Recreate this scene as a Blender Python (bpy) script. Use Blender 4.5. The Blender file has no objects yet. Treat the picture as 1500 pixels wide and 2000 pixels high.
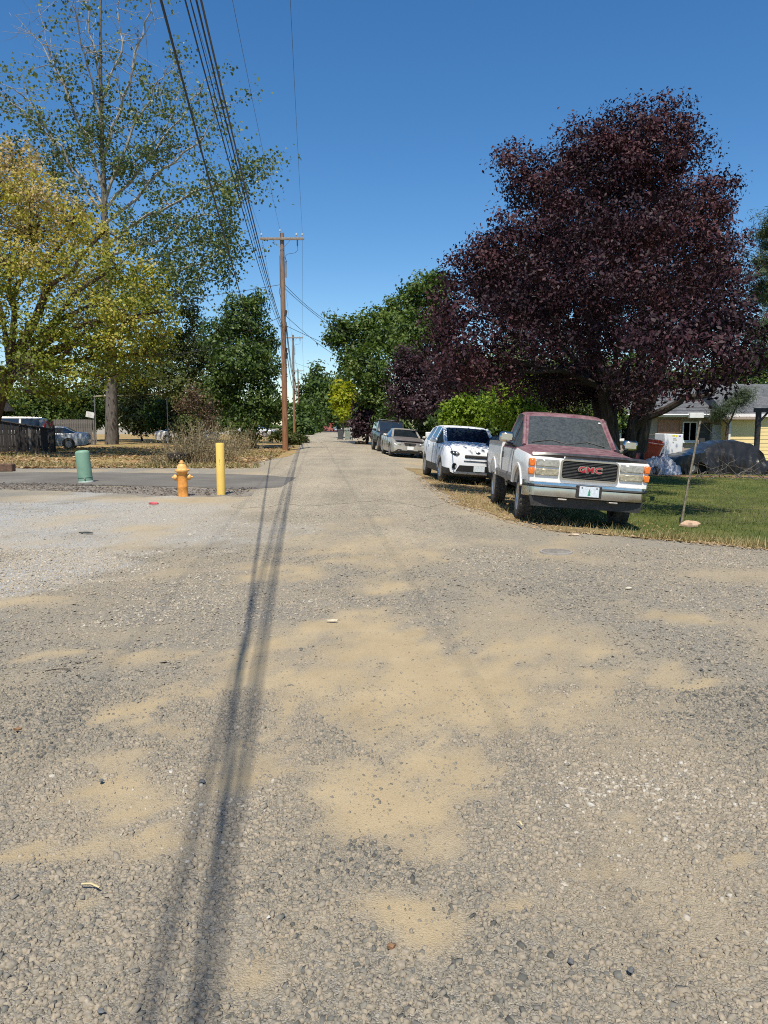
import bpy, bmesh, math, random
import numpy as np
from mathutils import Vector, Matrix

R = math.radians
random.seed(7)
scene = bpy.context.scene
COL = scene.collection

# ------------------------------------------------------------------ camera, sky, sun, exposure
PITCH = R(6.8)
CAM_H = 1.6
cam_data = bpy.data.cameras.new('camera')
cam_data.sensor_fit = 'HORIZONTAL'
cam_data.sensor_width = 36.0
cam_data.lens = 34.8
cam_data.clip_start = 0.05
cam_data.clip_end = 3000
cam = bpy.data.objects.new('camera', cam_data)
COL.objects.link(cam)
cam.location = (0, 0, CAM_H)
cam.rotation_euler = (R(90) - PITCH, 0, 0)
scene.camera = cam

SUN_EL = R(62)
SUN_AZ = R(180 + 7)          # compass-style from +Y, clockwise: behind the camera, a little to the left
world = bpy.data.worlds.new('World')
scene.world = world
world.use_nodes = True
wn = world.node_tree.nodes
wl = world.node_tree.links
wn.clear()
sky = wn.new('ShaderNodeTexSky')
sky.sky_type = 'NISHITA'
sky.sun_disc = False
sky.sun_elevation = SUN_EL
sky.sun_rotation = SUN_AZ
sky.altitude = 400
sky.air_density = 1.0
sky.dust_density = 0.25
sky.ozone_density = 3.0
bg = wn.new('ShaderNodeBackground')
bg.inputs['Strength'].default_value = 0.12
wo = wn.new('ShaderNodeOutputWorld')
hs = wn.new('ShaderNodeHueSaturation')      # clear, deep late-summer blue
hs.inputs['Saturation'].default_value = 1.28
wl.new(sky.outputs[0], hs.inputs['Color'])
wl.new(hs.outputs[0], bg.inputs['Color'])
wl.new(bg.outputs[0], wo.inputs['Surface'])

sun_data = bpy.data.lights.new('sun', 'SUN')
sun_data.energy = 5.0
sun_data.angle = R(0.53)
sun_data.color = (1.0, 0.93, 0.80)
sun = bpy.data.objects.new('sun', sun_data)
COL.objects.link(sun)
sd = Vector((math.sin(SUN_AZ) * math.cos(SUN_EL), math.cos(SUN_AZ) * math.cos(SUN_EL), math.sin(SUN_EL)))
sun.rotation_euler = sd.to_track_quat('Z', 'Y').to_euler()
sun.location = (-10, -30, 60)

scene.view_settings.view_transform = 'Standard'
scene.view_settings.look = 'None'
scene.view_settings.exposure = 0.23
scene.view_settings.gamma = 1.0
scene.view_settings.use_curve_mapping = False
scene.cycles.use_denoising = False
scene.cycles.filter_width = 1.05
scene.cycles.max_bounces = 6
scene.cycles.diffuse_bounces = 3
scene.cycles.transparent_max_bounces = 8

# ------------------------------------------------------------------ helpers
FPX = 1450.0
CP, SP = math.cos(PITCH), math.sin(PITCH)


def W(px, py, Y):
    """world point at distance Y that the photograph shows at (px, py)"""
    u = (px - 750) / FPX
    v = (1000 - py) / FPX
    t = Y / (CP + v * SP)
    return Vector((u * t, Y, CAM_H + t * (v * CP - SP)))


def G(px, py, z=0.0):
    """ground point seen at (px, py)"""
    u = (px - 750) / FPX
    v = (1000 - py) / FPX
    dz = v * CP - SP
    t = (z - CAM_H) / dz
    return (u * t, t * (CP + v * SP))


def _hash(ix, iy, seed):
    h = (ix.astype(np.int64) * 374761393 + iy.astype(np.int64) * 668265263 + seed * 974711) & 0xffffffff
    h = ((h ^ (h >> 13)) * 1274126177) & 0xffffffff
    h = h ^ (h >> 16)
    return (h & 0xffff) / 65535.0


def vnoise(x, y, s=1.0, seed=0, octs=4):
    x = np.asarray(x, float) * s
    y = np.asarray(y, float) * s
    out = np.zeros(np.broadcast(x, y).shape)
    amp, tot = 1.0, 0.0
    for o in range(octs):
        ix, iy = np.floor(x), np.floor(y)
        fx, fy = x - ix, y - iy
        fx = fx * fx * (3 - 2 * fx)
        fy = fy * fy * (3 - 2 * fy)
        a = _hash(ix, iy, seed + o); b = _hash(ix + 1, iy, seed + o)
        c = _hash(ix, iy + 1, seed + o); d = _hash(ix + 1, iy + 1, seed + o)
        out += amp * ((a * (1 - fx) + b * fx) * (1 - fy) + (c * (1 - fx) + d * fx) * fy)
        tot += amp
        amp *= 0.5
        x = x * 2.03 + 11.3
        y = y * 2.03 + 5.7
    return out / tot


def sstep(a, b, x):
    t = np.clip((np.asarray(x, float) - a) / (b - a), 0, 1)
    return t * t * (3 - 2 * t)


# the gravel edge on the right, the verge drops away beyond it
EY = np.array([7.0, 8.2, 9.35, 10.4, 10.9, 12.7, 14.7, 18.9, 22, 34, 45, 80])
EX = np.array([14.0, 8.0, 4.84, 3.59, 2.63, 2.0, 1.52, 1.3, 1.15, 0.2, -0.6, -4.0])


def edge_x(y):
    return np.interp(y, EY, EX)


def tz(x, y):
    """height of the terrain"""
    x = np.asarray(x, float)
    y = np.asarray(y, float)
    d = x - edge_x(y)
    z = -0.075 * np.clip(d, 0, 1.9)
    z = z - 0.010 * np.clip(d - 1.9, 0, 20) * sstep(8, 20, y)
    return z


def tzf(x, y):
    return float(tz(np.array([x]), np.array([y]))[0])


def tag(o, label=None, cat=None, group=None, kind=None):
    if label: o['label'] = label
    if cat: o['category'] = cat
    if group: o['group'] = group
    if kind: o['kind'] = kind
    return o


def empty(name, loc=(0, 0, 0), rot=(0, 0, 0), label=None, cat=None, group=None):
    o = bpy.data.objects.new(name, None)
    COL.objects.link(o)
    o.location = loc
    o.rotation_euler = rot
    o.empty_display_size = 0.2
    return tag(o, label, cat, group)


class MB:
    """collects verts and faces of one mesh"""
    def __init__(s):
        s.v, s.f, s.m = [], [], []

    def add(s, vs, fs, mi=0):
        o = len(s.v)
        s.v.extend([tuple(v) for v in vs])
        s.f.extend([tuple(i + o for i in f) for f in fs])
        s.m.extend([mi] * len(fs))
        return s

    def box(s, c, d, rot=None, mi=0, bev=0.0, taper=(1, 1)):
        hx, hy, hz = d[0] / 2, d[1] / 2, d[2] / 2
        if bev > 0:
            b = min(bev, hx * .95, hy * .95, hz * .95)
            vs, idx = [], {}
            for sx in (-1, 1):
                for sy in (-1, 1):
                    for sz in (-1, 1):
                        for ax in range(3):
                            p = [sx * (hx - b), sy * (hy - b), sz * (hz - b)]
                            p[ax] = (sx * hx, sy * hy, sz * hz)[ax]
                            idx[(sx, sy, sz, ax)] = len(vs)
                            vs.append(p)
            fs = []
            S = (-1, 1)
            for ax in range(3):
                o1, o2 = [a for a in range(3) if a != ax]
                for sg in S:
                    q = []
                    for (a, b2) in ((-1, -1), (1, -1), (1, 1), (-1, 1)):
                        k = [0, 0, 0]; k[ax] = sg; k[o1] = a; k[o2] = b2
                        q.append(idx[(k[0], k[1], k[2], ax)])
                    flip = (sg < 0) != (ax == 1)
                    fs.append(tuple(q[::-1] if flip else q))
            for ax in range(3):           # edges along ax
                o1, o2 = [a for a in range(3) if a != ax]
                for a in S:
                    for b2 in S:
                        k0 = [0, 0, 0]; k1 = [0, 0, 0]
                        k0[ax] = -1; k1[ax] = 1
                        k0[o1] = k1[o1] = a; k0[o2] = k1[o2] = b2
                        q = [idx[(*k0, o1)], idx[(*k1, o1)], idx[(*k1, o2)], idx[(*k0, o2)]]
                        fs.append(tuple(q))
            for sx in S:
                for sy in S:
                    for sz in S:
                        fs.append((idx[(sx, sy, sz, 0)], idx[(sx, sy, sz, 1)], idx[(sx, sy, sz, 2)]))
        else:
            vs = [[sx * hx, sy * hy, sz * hz] for sx in (-1, 1) for sy in (-1, 1) for sz in (-1, 1)]
            fs = [(0, 1, 3, 2), (4, 6, 7, 5), (0, 4, 5, 1), (2, 3, 7, 6), (0, 2, 6, 4), (1, 5, 7, 3)]
        out = []
        for v in vs:
            k = (v[2] / hz + 1) / 2 if hz else 0
            v = Vector((v[0] * (1 + (taper[0] - 1) * k), v[1] * (1 + (taper[1] - 1) * k), v[2]))
            if rot is not None:
                v = rot @ v
            out.append(v + Vector(c))
        return s.add(out, fs, mi)

    def tube(s, pts, rad, n=6, mi=0, caps=True):
        pts = [Vector(p) for p in pts]
        if not hasattr(rad, '__len__'):
            rad = [rad] * len(pts)
        vs, fs = [], []
        prev = None
        for i, p in enumerate(pts):
            a = pts[max(i - 1, 0)]
            b = pts[min(i + 1, len(pts) - 1)]
            t = (b - a)
            t = t.normalized() if t.length > 1e-9 else Vector((0, 0, 1))
            if prev is None:
                u = t.cross(Vector((0, 0, 1)) if abs(t.z) < .9 else Vector((1, 0, 0))).normalized()
            else:
                u = (prev - t * prev.dot(t))
                u = u.normalized() if u.length > 1e-6 else t.orthogonal().normalized()
            prev = u
            w = t.cross(u)
            for k in range(n):
                an = 2 * math.pi * k / n
                vs.append(p + (u * math.cos(an) + w * math.sin(an)) * rad[i])
        for i in range(len(pts) - 1):
            for k in range(n):
                k2 = (k + 1) % n
                fs.append((i * n + k, i * n + k2, (i + 1) * n + k2, (i + 1) * n + k))
        if caps:
            fs.append(tuple(range(n))[::-1])
            fs.append(tuple(range((len(pts) - 1) * n, len(pts) * n)))
        return s.add(vs, fs, mi)

    def lathe(s, prof, n=20, c=(0, 0, 0), rot=None, mi=0, close=False):
        """prof: list of (r, z) round the local z axis"""
        vs, fs = [], []
        for (r, z) in prof:
            for k in range(n):
                a = 2 * math.pi * k / n
                v = Vector((r * math.cos(a), r * math.sin(a), z))
                if rot is not None:
                    v = rot @ v
                vs.append(v + Vector(c))
        m = len(prof)
        for i in range(m - 1 + (1 if close else 0)):
            j = (i + 1) % m
            for k in range(n):
                k2 = (k + 1) % n
                fs.append((i * n + k, i * n + k2, j * n + k2, j * n + k))
        if not close:
            fs.append(tuple(range(n))[::-1])
            fs.append(tuple(range((m - 1) * n, m * n)))
        return s.add(vs, fs, mi)

    def prism(s, poly, y0, y1, axis='y', mi=0, tf=None):
        """poly in the plane across the axis, extruded from y0 to y1"""
        n = len(poly)
        vs = []
        for d in (y0, y1):
            for (a, b) in poly:
                v = {'y': (a, d, b), 'x': (d, a, b), 'z': (a, b, d)}[axis]
                v = Vector(v)
                vs.append(tf @ v if tf is not None else v)
        fs = [tuple(range(n)), tuple(range(n, 2 * n))[::-1]]
        for i in range(n):
            j = (i + 1) % n
            fs.append((i, i + n, j + n, j))
        return s.add(vs, fs, mi)

    def ball(s, c, r, n=12, m=8, rot=None, mi=0, amp=0.0, seed=0):
        vs, fs = [], []
        rr = random.Random(seed)
        for i in range(m + 1):
            th = math.pi * i / m
            for k in range(n):
                ph = 2 * math.pi * k / n
                q = 1 + (rr.random() - .5) * 2 * amp
                v = Vector((math.sin(th) * math.cos(ph) * r[0] * q, math.sin(th) * math.sin(ph) * r[1] * q, math.cos(th) * r[2] * q))
                if i in (0, m):
                    v = Vector((0, 0, math.cos(th) * r[2]))
                if rot is not None:
                    v = rot @ v
                vs.append(v + Vector(c))
        for i in range(m):
            for k in range(n):
                k2 = (k + 1) % n
                fs.append((i * n + k, (i + 1) * n + k, (i + 1) * n + k2, i * n + k2))
        return s.add(vs, fs, mi)

    def build(s, name, mats, parent=None, smooth=False, angle=40, **kw):
        me = bpy.data.meshes.new(name)
        me.from_pydata(s.v, [], s.f)
        return finish(name, me, mats, parent, smooth, angle, s.m, **kw)


def finish(name, me, mats, parent=None, smooth=False, angle=40, mi=None, fix=True, **kw):
    if not isinstance(mats, (list, tuple)):
        mats = [mats]
    for m in mats:
        me.materials.append(m)
    if mi and any(mi):
        me.polygons.foreach_set('material_index', mi)
    if fix:
        bm = bmesh.new()
        bm.from_mesh(me)
        bmesh.ops.remove_doubles(bm, verts=bm.verts, dist=1e-5)
        bmesh.ops.recalc_face_normals(bm, faces=bm.faces)
        if smooth:
            for f in bm.faces: f.smooth = True
            for e in bm.edges:
                if len(e.link_faces) == 2 and e.calc_face_angle(0) > R(angle):
                    e.smooth = False
        bm.to_mesh(me)
        bm.free()
    me.update()
    o = bpy.data.objects.new(name, me)
    COL.objects.link(o)
    if parent is not None:
        o.parent = parent
    tag(o, kw.get('label'), kw.get('cat'), kw.get('group'), kw.get('kind'))
    return o


def np_mesh(name, V, F, mat, parent=None, attrs=None, smooth=False, **kw):
    """V (n,3), F (m,k) with k equal for all faces; attrs: dict name -> per-face float"""
    me = bpy.data.meshes.new(name)
    V = np.ascontiguousarray(V, np.float32)
    F = np.ascontiguousarray(F, np.int32)
    m, k = F.shape
    me.vertices.add(len(V))
    me.vertices.foreach_set('co', V.ravel())
    me.loops.add(m * k)
    me.loops.foreach_set('vertex_index', F.ravel())
    me.polygons.add(m)
    me.polygons.foreach_set('loop_start', np.arange(0, m * k, k, dtype=np.int32))
    me.polygons.foreach_set('loop_total', np.full(m, k, np.int32))
    if smooth:
        me.polygons.foreach_set('use_smooth', np.ones(m, bool))
    me.update(calc_edges=True)
    for an, (dom, arr) in (attrs or {}).items():
        a = me.attributes.new(an, 'FLOAT', dom)
        a.data.foreach_set('value', np.ascontiguousarray(arr, np.float32))
    for mm in (mat if isinstance(mat, (list, tuple)) else [mat]):
        me.materials.append(mm)
    o = bpy.data.objects.new(name, me)
    COL.objects.link(o)
    if parent is not None:
        o.parent = parent
    tag(o, kw.get('label'), kw.get('cat'), kw.get('group'), kw.get('kind'))
    return o


# ------------------------------------------------------------------ materials
MATS = {}


class NT:
    def __init__(s, name):
        s.mat = bpy.data.materials.new(name)
        s.mat.use_nodes = True
        s.t = s.mat.node_tree
        s.t.nodes.clear()
        s.out = s.n('ShaderNodeOutputMaterial')

    def n(s, typ, **kw):
        nd = s.t.nodes.new(typ)
        for k, v in kw.items():
            setattr(nd, k, v)
        return nd

    def l(s, a, b):
        s.t.links.new(a, b)

    def coord(s, kind='Object'):
        return s.n('ShaderNodeTexCoord').outputs[kind]

    def noise(s, co, scale, detail=4, rough=.55, dist=0):
        nd = s.n('ShaderNodeTexNoise')
        nd.inputs['Scale'].default_value = scale
        nd.inputs['Detail'].default_value = detail
        nd.inputs['Roughness'].default_value = rough
        nd.inputs['Distortion'].default_value = dist
        s.l(co, nd.inputs['Vector'])
        return nd.outputs['Fac']

    def voro(s, co, scale, feature='F1', out='Distance'):
        nd = s.n('ShaderNodeTexVoronoi', feature=feature)
        nd.inputs['Scale'].default_value = scale
        s.l(co, nd.inputs['Vector'])
        return nd.outputs[out]

    def ramp(s, fac, stops, interp='LINEAR'):
        nd = s.n('ShaderNodeValToRGB')
        nd.color_ramp.interpolation = interp
        els = nd.color_ramp.elements
        while len(els) < len(stops):
            els.new(0.5)
        for e, (p, c) in zip(els, stops):
            e.position = p
            e.color = (*c, 1) if len(c) == 3 else c
        s.l(fac, nd.inputs['Fac'])
        return nd.outputs['Color']

    def mix(s, fac, a, b, mode='MIX'):
        nd = s.n('ShaderNodeMix', data_type='RGBA', blend_type=mode)
        for sock, v in ((nd.inputs['Factor'], fac), (nd.inputs['A'], a), (nd.inputs['B'], b)):
            pass
        ins = [i for i in nd.inputs if i.enabled]
        fs, as_, bs = nd.inputs[0], nd.inputs[6], nd.inputs[7]
        for sock, v in ((fs, fac), (as_, a), (bs, b)):
            if hasattr(v, 'links') or hasattr(v, 'is_linked'):
                s.l(v, sock)
            elif isinstance(v, (int, float)):
                sock.default_value = v
            else:
                sock.default_value = (*v, 1)
        return nd.outputs[2]

    def math(s, op, a, b=0.0, c=None, clamp=False):
        nd = s.n('ShaderNodeMath', operation=op, use_clamp=clamp)
        for i, v in enumerate((a, b, c)):
            if v is None: continue
            if hasattr(v, 'is_linked'):
                s.l(v, nd.inputs[i])
            else:
                nd.inputs[i].default_value = v
        return nd.outputs[0]

    def attr(s, name):
        return s.n('ShaderNodeAttribute', attribute_name=name).outputs['Fac']

    def bump(s, h, strength=.3, dist=.02, normal=None):
        nd = s.n('ShaderNodeBump')
        nd.inputs['Strength'].default_value = strength
        nd.inputs['Distance'].default_value = dist
        s.l(h, nd.inputs['Height'])
        if normal is not None:
            s.l(normal, nd.inputs['Normal'])
        return nd.outputs['Normal']

    def bsdf(s, color, rough=.6, metal=0.0, normal=None, spec=.4, coat=0.0, alpha=None):
        b = s.n('ShaderNodeBsdfPrincipled')
        for sock, v in ((b.inputs['Base Color'], color), (b.inputs['Roughness'], rough), (b.inputs['Metallic'], metal)):
            if hasattr(v, 'is_linked'):
                s.l(v, sock)
            elif isinstance(v, (int, float)):
                sock.default_value = v
            else:
                sock.default_value = (*v, 1)
        b.inputs['Specular IOR Level'].default_value = spec
        b.inputs['Coat Weight'].default_value = coat
        b.inputs['Coat Roughness'].default_value = .08
        if normal is not None:
            s.l(normal, b.inputs['Normal'])
        return b.outputs[0]

    def done(s, shader):
        s.l(shader, s.out.inputs['Surface'])
        return s.mat


def plain(name, col, rough=.6, metal=0.0, var=.25, scale=6.0, bump=0.0, bscale=40., spec=.4, coat=0.0, dust=0.0, dcol=(.36, .31, .25), detail=5):
    """one base colour with wear: noise varies it, dust lies over it"""
    if name in MATS:
        return MATS[name]
    k = NT(name)
    co = k.coord()
    a = k.noise(co, scale, detail, .6)
    lo = tuple(c * (1 - var) for c in col)
    hi = tuple(min(1, c * (1 + var)) for c in col)
    c = k.ramp(a, [(.3, lo), (.7, hi)])
    if dust > 0:
        d = k.noise(co, scale * 2.3, 6, .7)
        d2 = k.math('MULTIPLY', k.ramp(d, [(.35, (0, 0, 0)), (.7, (1, 1, 1))]), dust)
        c = k.mix(d2, c, dcol)
    nrm = None
    if bump > 0:
        nrm = k.bump(k.noise(co, bscale, 4, .6), bump, .02)
    ro = k.math('ADD', k.math('MULTIPLY', a, .25), rough - .12, clamp=True)
    MATS[name] = k.done(k.bsdf(c, ro, metal, nrm, spec, coat))
    return MATS[name]


def leafmat(name, stops, rough=.5, trans=.35, spec=.3):
    if name in MATS:
        return MATS[name]
    k = NT(name)
    c = k.ramp(k.attr('tint'), stops)
    b = k.bsdf(c, rough, 0, None, spec)
    t = k.n('ShaderNodeBsdfTranslucent')
    tc = k.mix(.5, c, (.55, .6, .1), 'OVERLAY')
    k.l(tc, t.inputs['Color'])
    mx = k.n('ShaderNodeMixShader')
    mx.inputs[0].default_value = trans
    k.l(b, mx.inputs[1])
    k.l(t.outputs[0], mx.inputs[2])
    MATS[name] = k.done(mx.outputs[0])
    return MATS[name]


def barkmat(name, col, scale=9):
    if name in MATS:
        return MATS[name]
    k = NT(name)
    co = k.coord()
    mp = k.n('ShaderNodeMapping')
    mp.inputs['Scale'].default_value = (1, 1, .22)
    k.l(co, mp.inputs['Vector'])
    a = k.noise(mp.outputs[0], scale, 8, .65)
    c = k.ramp(a, [(.3, tuple(x * .45 for x in col)), (.5, col), (.72, tuple(min(1, x * 1.6) for x in col))])
    MATS[name] = k.done(k.bsdf(c, .9, 0, k.bump(a, .8, .05), .2))
    return MATS[name]

# ------------------------------------------------------------------ ground
rng = np.random.default_rng(11)


def ell(px, py, rx, ry, w=1.0):
    c = G(px, py)
    return (c[0], c[1], abs(G(px + rx, py)[0] - c[0]), abs(G(px, py - ry)[1] - G(px, py + ry)[1]) / 2, w)


DIRT = [ell(860, 1300, 330, 95, 1.25), ell(1150, 1330, 140, 60), ell(640, 1270, 130, 55), ell(690, 1565, 200, 75, 1.1),
        ell(560, 1420, 130, 60), ell(150, 1520, 150, 40), ell(250, 1625, 110, 45, 1.05), ell(300, 1420, 90, 30),
        ell(280, 1295, 110, 22), ell(140, 1290, 70, 14), ell(110, 1180, 110, 14, .8), ell(560, 1120, 90, 30, .8), ell(230, 1135, 60, 9, .8),
        ell(1130, 1740, 130, 35), ell(1280, 1350, 90, 30, .8), ell(1300, 1200, 120, 14, .7), ell(1440, 1355, 90, 12, .8),
        ell(240, 1770, 70, 30, .8), ell(620, 1830, 90, 50, .7), ell(860, 1500, 120, 40), ell(440, 1480, 70, 40, .9),
        ell(1180, 1620, 80, 20, .7), ell(900, 1850, 60, 20, .6), ell(60, 1640, 70, 30, .8), ell(700, 1060, 160, 30, .7), ell(510, 945, 45, 8, .9),
        ell(780, 1130, 120, 20, .6), ell(1380, 1700, 90, 20, .6), ell(1250, 1560, 90, 15, .6)]
PALE = [ell(180, 1020, 300, 40, 1.25), ell(40, 1110, 160, 60, 1.0), ell(330, 1010, 190, 45, 1.1), ell(-200, 1050, 260, 90, 1.2)]


def patches(lst, x, y, ns, seed, soft=.55):
    x = np.asarray(x, float); y = np.asarray(y, float)
    m = np.zeros(np.broadcast(x, y).shape)
    wx = x + (vnoise(x, y, ns * .9, seed + 70, 4) - .5) * 1.1
    wy = y + (vnoise(x, y, ns * .9, seed + 80, 4) - .5) * .9
    for (cx, cy, rx, ry, w) in lst:
        d = np.sqrt(((wx - cx) / rx) ** 2 + ((wy - cy) / ry) ** 2)
        m = np.maximum(m, w * np.clip(1.35 - .8 * d, 0, 1))
    n = vnoise(x, y, ns * 1.3, seed, 5)
    n2 = vnoise(x, y, ns * 7, seed + 50, 4)
    return sstep(.5 - soft / 2, .5 + soft / 2, m + (n - .5) * 1.9 + (n2 - .5) * 1.0 - .08) * sstep(.0, .2, m)


def dirt_mask(x, y):
    base = patches(DIRT, x, y, 1.6, 3, 1.25)
    loose = sstep(.46, .72, vnoise(x, y, .9, 77, 5)) * .55
    worn = sstep(6, 14, y) * .42 * sstep(-6.5, -3.5, x)      # tyres have ground the far part to dust
    return np.clip(np.maximum(base, loose) + worn * (1 - base), 0, 1)


def pale_mask(x, y):
    return patches(PALE, x, y, .8, 21, .6)


LY = [13, 16, 20, 30, 40, 60, 80, 110, 150, 200, 260]
LXL = [-2.2, -2.9, -3.3, -3.85, -4.4, -6.4, -8.6, -11.8, -16.6, -25, -39]
LXR = [1.6, 1.35, 1.15, .5, -.15, -2.2, -4.1, -6.6, -10.5, -17.5, -30]


def lane_mask(x, y):
    n = (vnoise(x, y, .9, 201, 5) - .5)
    e = np.minimum(x - np.interp(y, LY, LXL), np.interp(y, LY, LXR) - x)
    return sstep(8.5, 14.0, y + n * 6) * sstep(-1.2, .5, e + n * 1.5)


def graded(a, b, s0, g, smax):
    out = [a]
    s = s0
    while out[-1] < b:
        out.append(out[-1] + s)
        s = min(s * g, smax)
    return out


ys = graded(1.0, 900, .06, 1.022, 60)
ys = [-400, -100, -30, -10, -4, -1.5, -.5, .2, .6] + ys
xp = graded(0, 900, .07, 1.032, 80)
xs = [-v for v in xp[::-1][:-1]] + xp
XX, YY = np.meshgrid(np.array(xs), np.array(ys))
ZZ = tz(XX, YY) + (vnoise(XX, YY, 1.3, 5, 3) - .5) * .025 * (1 - sstep(30, 60, YY))
nx, ny = len(xs), len(ys)
V = np.stack([XX.ravel(), YY.ravel(), ZZ.ravel()], 1)
ii = np.arange((nx - 1) * (ny - 1))
r_, c_ = ii // (nx - 1), ii % (nx - 1)
F = np.stack([r_ * nx + c_, r_ * nx + c_ + 1, (r_ + 1) * nx + c_ + 1, (r_ + 1) * nx + c_], 1)

def lane_colour(k, co):
    a = k.noise(co, .35, 6, .65)
    st = k.n('ShaderNodeMapping'); st.inputs['Scale'].default_value = (1.2, .08, 1); k.l(co, st.inputs['Vector'])
    b = k.noise(st.outputs[0], 1.0, 6, .6)
    g2 = k.noise(co, 70, 4, .75)
    vv = k.voro(co, 55, 'F1', 'Color')
    sp_ = k.n('ShaderNodeSeparateColor'); k.l(vv, sp_.inputs[0])
    c1 = k.ramp(k.math('ADD', k.math('MULTIPLY', a, .5), k.math('MULTIPLY', b, .5)), [(.36, (.27, .235, .18)), (.5, (.36, .312, .235)), (.64, (.43, .37, .275))])
    c2 = k.ramp(k.math('ADD', k.math('MULTIPLY', g2, .5), k.math('MULTIPLY', sp_.outputs[0], .5)), [(.2, (.45, .45, .45)), (.5, (.95, .95, .95)), (.8, (1.4, 1.4, 1.4))])
    return k.mix(1.0, c1, c2, 'MULTIPLY'), k.math('ADD', g2, sp_.outputs[1])


k = NT('gravel_ground')
co = k.coord()
wv = k.n('ShaderNodeTexNoise'); wv.inputs['Scale'].default_value = 40; wv.inputs['Detail'].default_value = 3; k.l(co, wv.inputs['Vector'])
wa = k.n('ShaderNodeVectorMath', operation='MULTIPLY_ADD'); k.l(wv.outputs['Color'], wa.inputs[0]); wa.inputs[1].default_value = (.012, .012, .012); k.l(co, wa.inputs[2])
cw = wa.outputs[0]
v1 = k.voro(cw, 95, 'F1', 'Color')
vd = k.voro(cw, 95, 'DISTANCE_TO_EDGE')
v2 = k.voro(cw, 210, 'F1', 'Color')
sep = k.n('ShaderNodeSeparateColor'); k.l(v1, sep.inputs[0])
sep2 = k.n('ShaderNodeSeparateColor'); k.l(v2, sep2.inputs[0])
stone = k.ramp(sep.outputs[0], [(0, (.10, .093, .082)), (.14, (.23, .213, .18)), (.3, (.29, .267, .222)), (.5, (.335, .305, .252)), (.8, (.37, .335, .277)), (1, (.44, .405, .345))])
small = k.ramp(sep2.outputs[1], [(0, (.17, .157, .13)), (.3, (.29, .262, .21)), (1, (.38, .345, .275))])
gr = k.mix(k.math('MULTIPLY', sep2.outputs[0], .9), stone, small)
patch = k.noise(co, .8, 6, .65)
gr = k.mix(k.math('MULTIPLY', k.ramp(patch, [(.36, (1, 1, 1)), (.55, (0, 0, 0))]), .35), gr, (.225, .22, .20), 'MIX')
dn = k.noise(co, 2.2, 6, .65)
fine = k.noise(co, 190, 3, .75)
dirt = k.ramp(k.math('ADD', k.math('MULTIPLY', dn, .5), k.math('MULTIPLY', fine, .5)), [(.33, (.23, .175, .105)), (.42, (.37, .288, .172)), (.55, (.42, .33, .20)), (.7, (.50, .40, .255))])
pale = k.ramp(sep.outputs[1], [(0, (.24, .238, .225)), (.35, (.40, .395, .37)), (1, (.55, .545, .52))])
base = k.mix(k.attr('pale'), gr, pale)
base = k.mix(k.attr('dirt'), base, dirt)
lc, lh = lane_colour(k, co)
base = k.mix(k.attr('lane'), base, lc)
hgt = k.math('MULTIPLY', k.math('ADD', k.math('MULTIPLY', vd, .8), k.math('MULTIPLY', sep2.outputs[2], .22)), k.math('SUBTRACT', 1.0, k.math('MULTIPLY', k.attr('dirt'), .75)))
hgt = k.math('ADD', hgt, k.math('MULTIPLY', fine, .16))
nrm = k.bump(hgt, .85, .02)
M_GROUND = k.done(k.bsdf(base, .95, 0, nrm, .15))
ground = np_mesh('ground', V, F, M_GROUND, attrs={'dirt': ('POINT', dirt_mask(XX, YY).ravel()), 'pale': ('POINT', pale_mask(XX, YY).ravel()), 'lane': ('POINT', lane_mask(XX, YY).ravel())},
                 smooth=True, kind='structure', label='grey gravel and tan dirt ground of the open lot', cat='ground')


def sheet(name, a, lo, hi, K, z, mat, along='y', rag=.0, seed=0, attrs=None, start=0.0, **kw):
    """a strip over the terrain: rows at a, across from lo(a) to hi(a)"""
    a = np.array(a)
    L = np.array([lo(t) for t in a]) + (vnoise(a, a * 0, 1.7, seed, 4) - .5) * 2 * rag
    H = np.array([hi(t) for t in a]) + (vnoise(a, a * 0 + 9, 1.7, seed + 3, 4) - .5) * 2 * rag
    f = np.linspace(0, 1, K)
    f = f
    C = L[:, None] + (H - L)[:, None] * f[None, :]
    A = np.repeat(a[:, None], K, 1)
    X, Y = (C, A) if along == 'y' else (A, C)
    if start:
        Y = Y - start * (vnoise(X, X * 0 + 3, 1.1, seed + 8, 5)) * np.exp(-(Y - a[0]) / 3.0)
    Z = tz(X, Y) + z + (vnoise(X, Y, 1.3, 5, 3) - .5) * .025 * (1 - sstep(30, 60, Y))
    n = len(a)
    i = np.arange((n - 1) * (K - 1))
    r, c = i // (K - 1), i % (K - 1)
    F = np.stack([r * K + c, r * K + c + 1, (r + 1) * K + c + 1, (r + 1) * K + c], 1)
    if along != 'y':
        F = F[:, ::-1]
    return np_mesh(name, np.stack([X.ravel(), Y.ravel(), Z.ravel()], 1), F, mat, smooth=True, **kw)


# the lane that runs away from the lot: worn, dusty chip seal
road_l = lambda y: float(np.interp(y, LY, LXL))
road_r = lambda y: float(np.interp(y, LY, LXR))
k = NT('worn_chip_seal')
lc, lh = lane_colour(k, k.coord())
M_ROAD = k.done(k.bsdf(lc, .95, 0, k.bump(lh, .6, .02), .15))
road = sheet('road', graded(16.5, 260, .12, 1.012, 4), road_l, road_r, 40, .004, M_ROAD, rag=.3, seed=4, start=3.2, kind='structure',
             label='worn dusty chip seal lane running straight to the far trees', cat='road')

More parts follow.
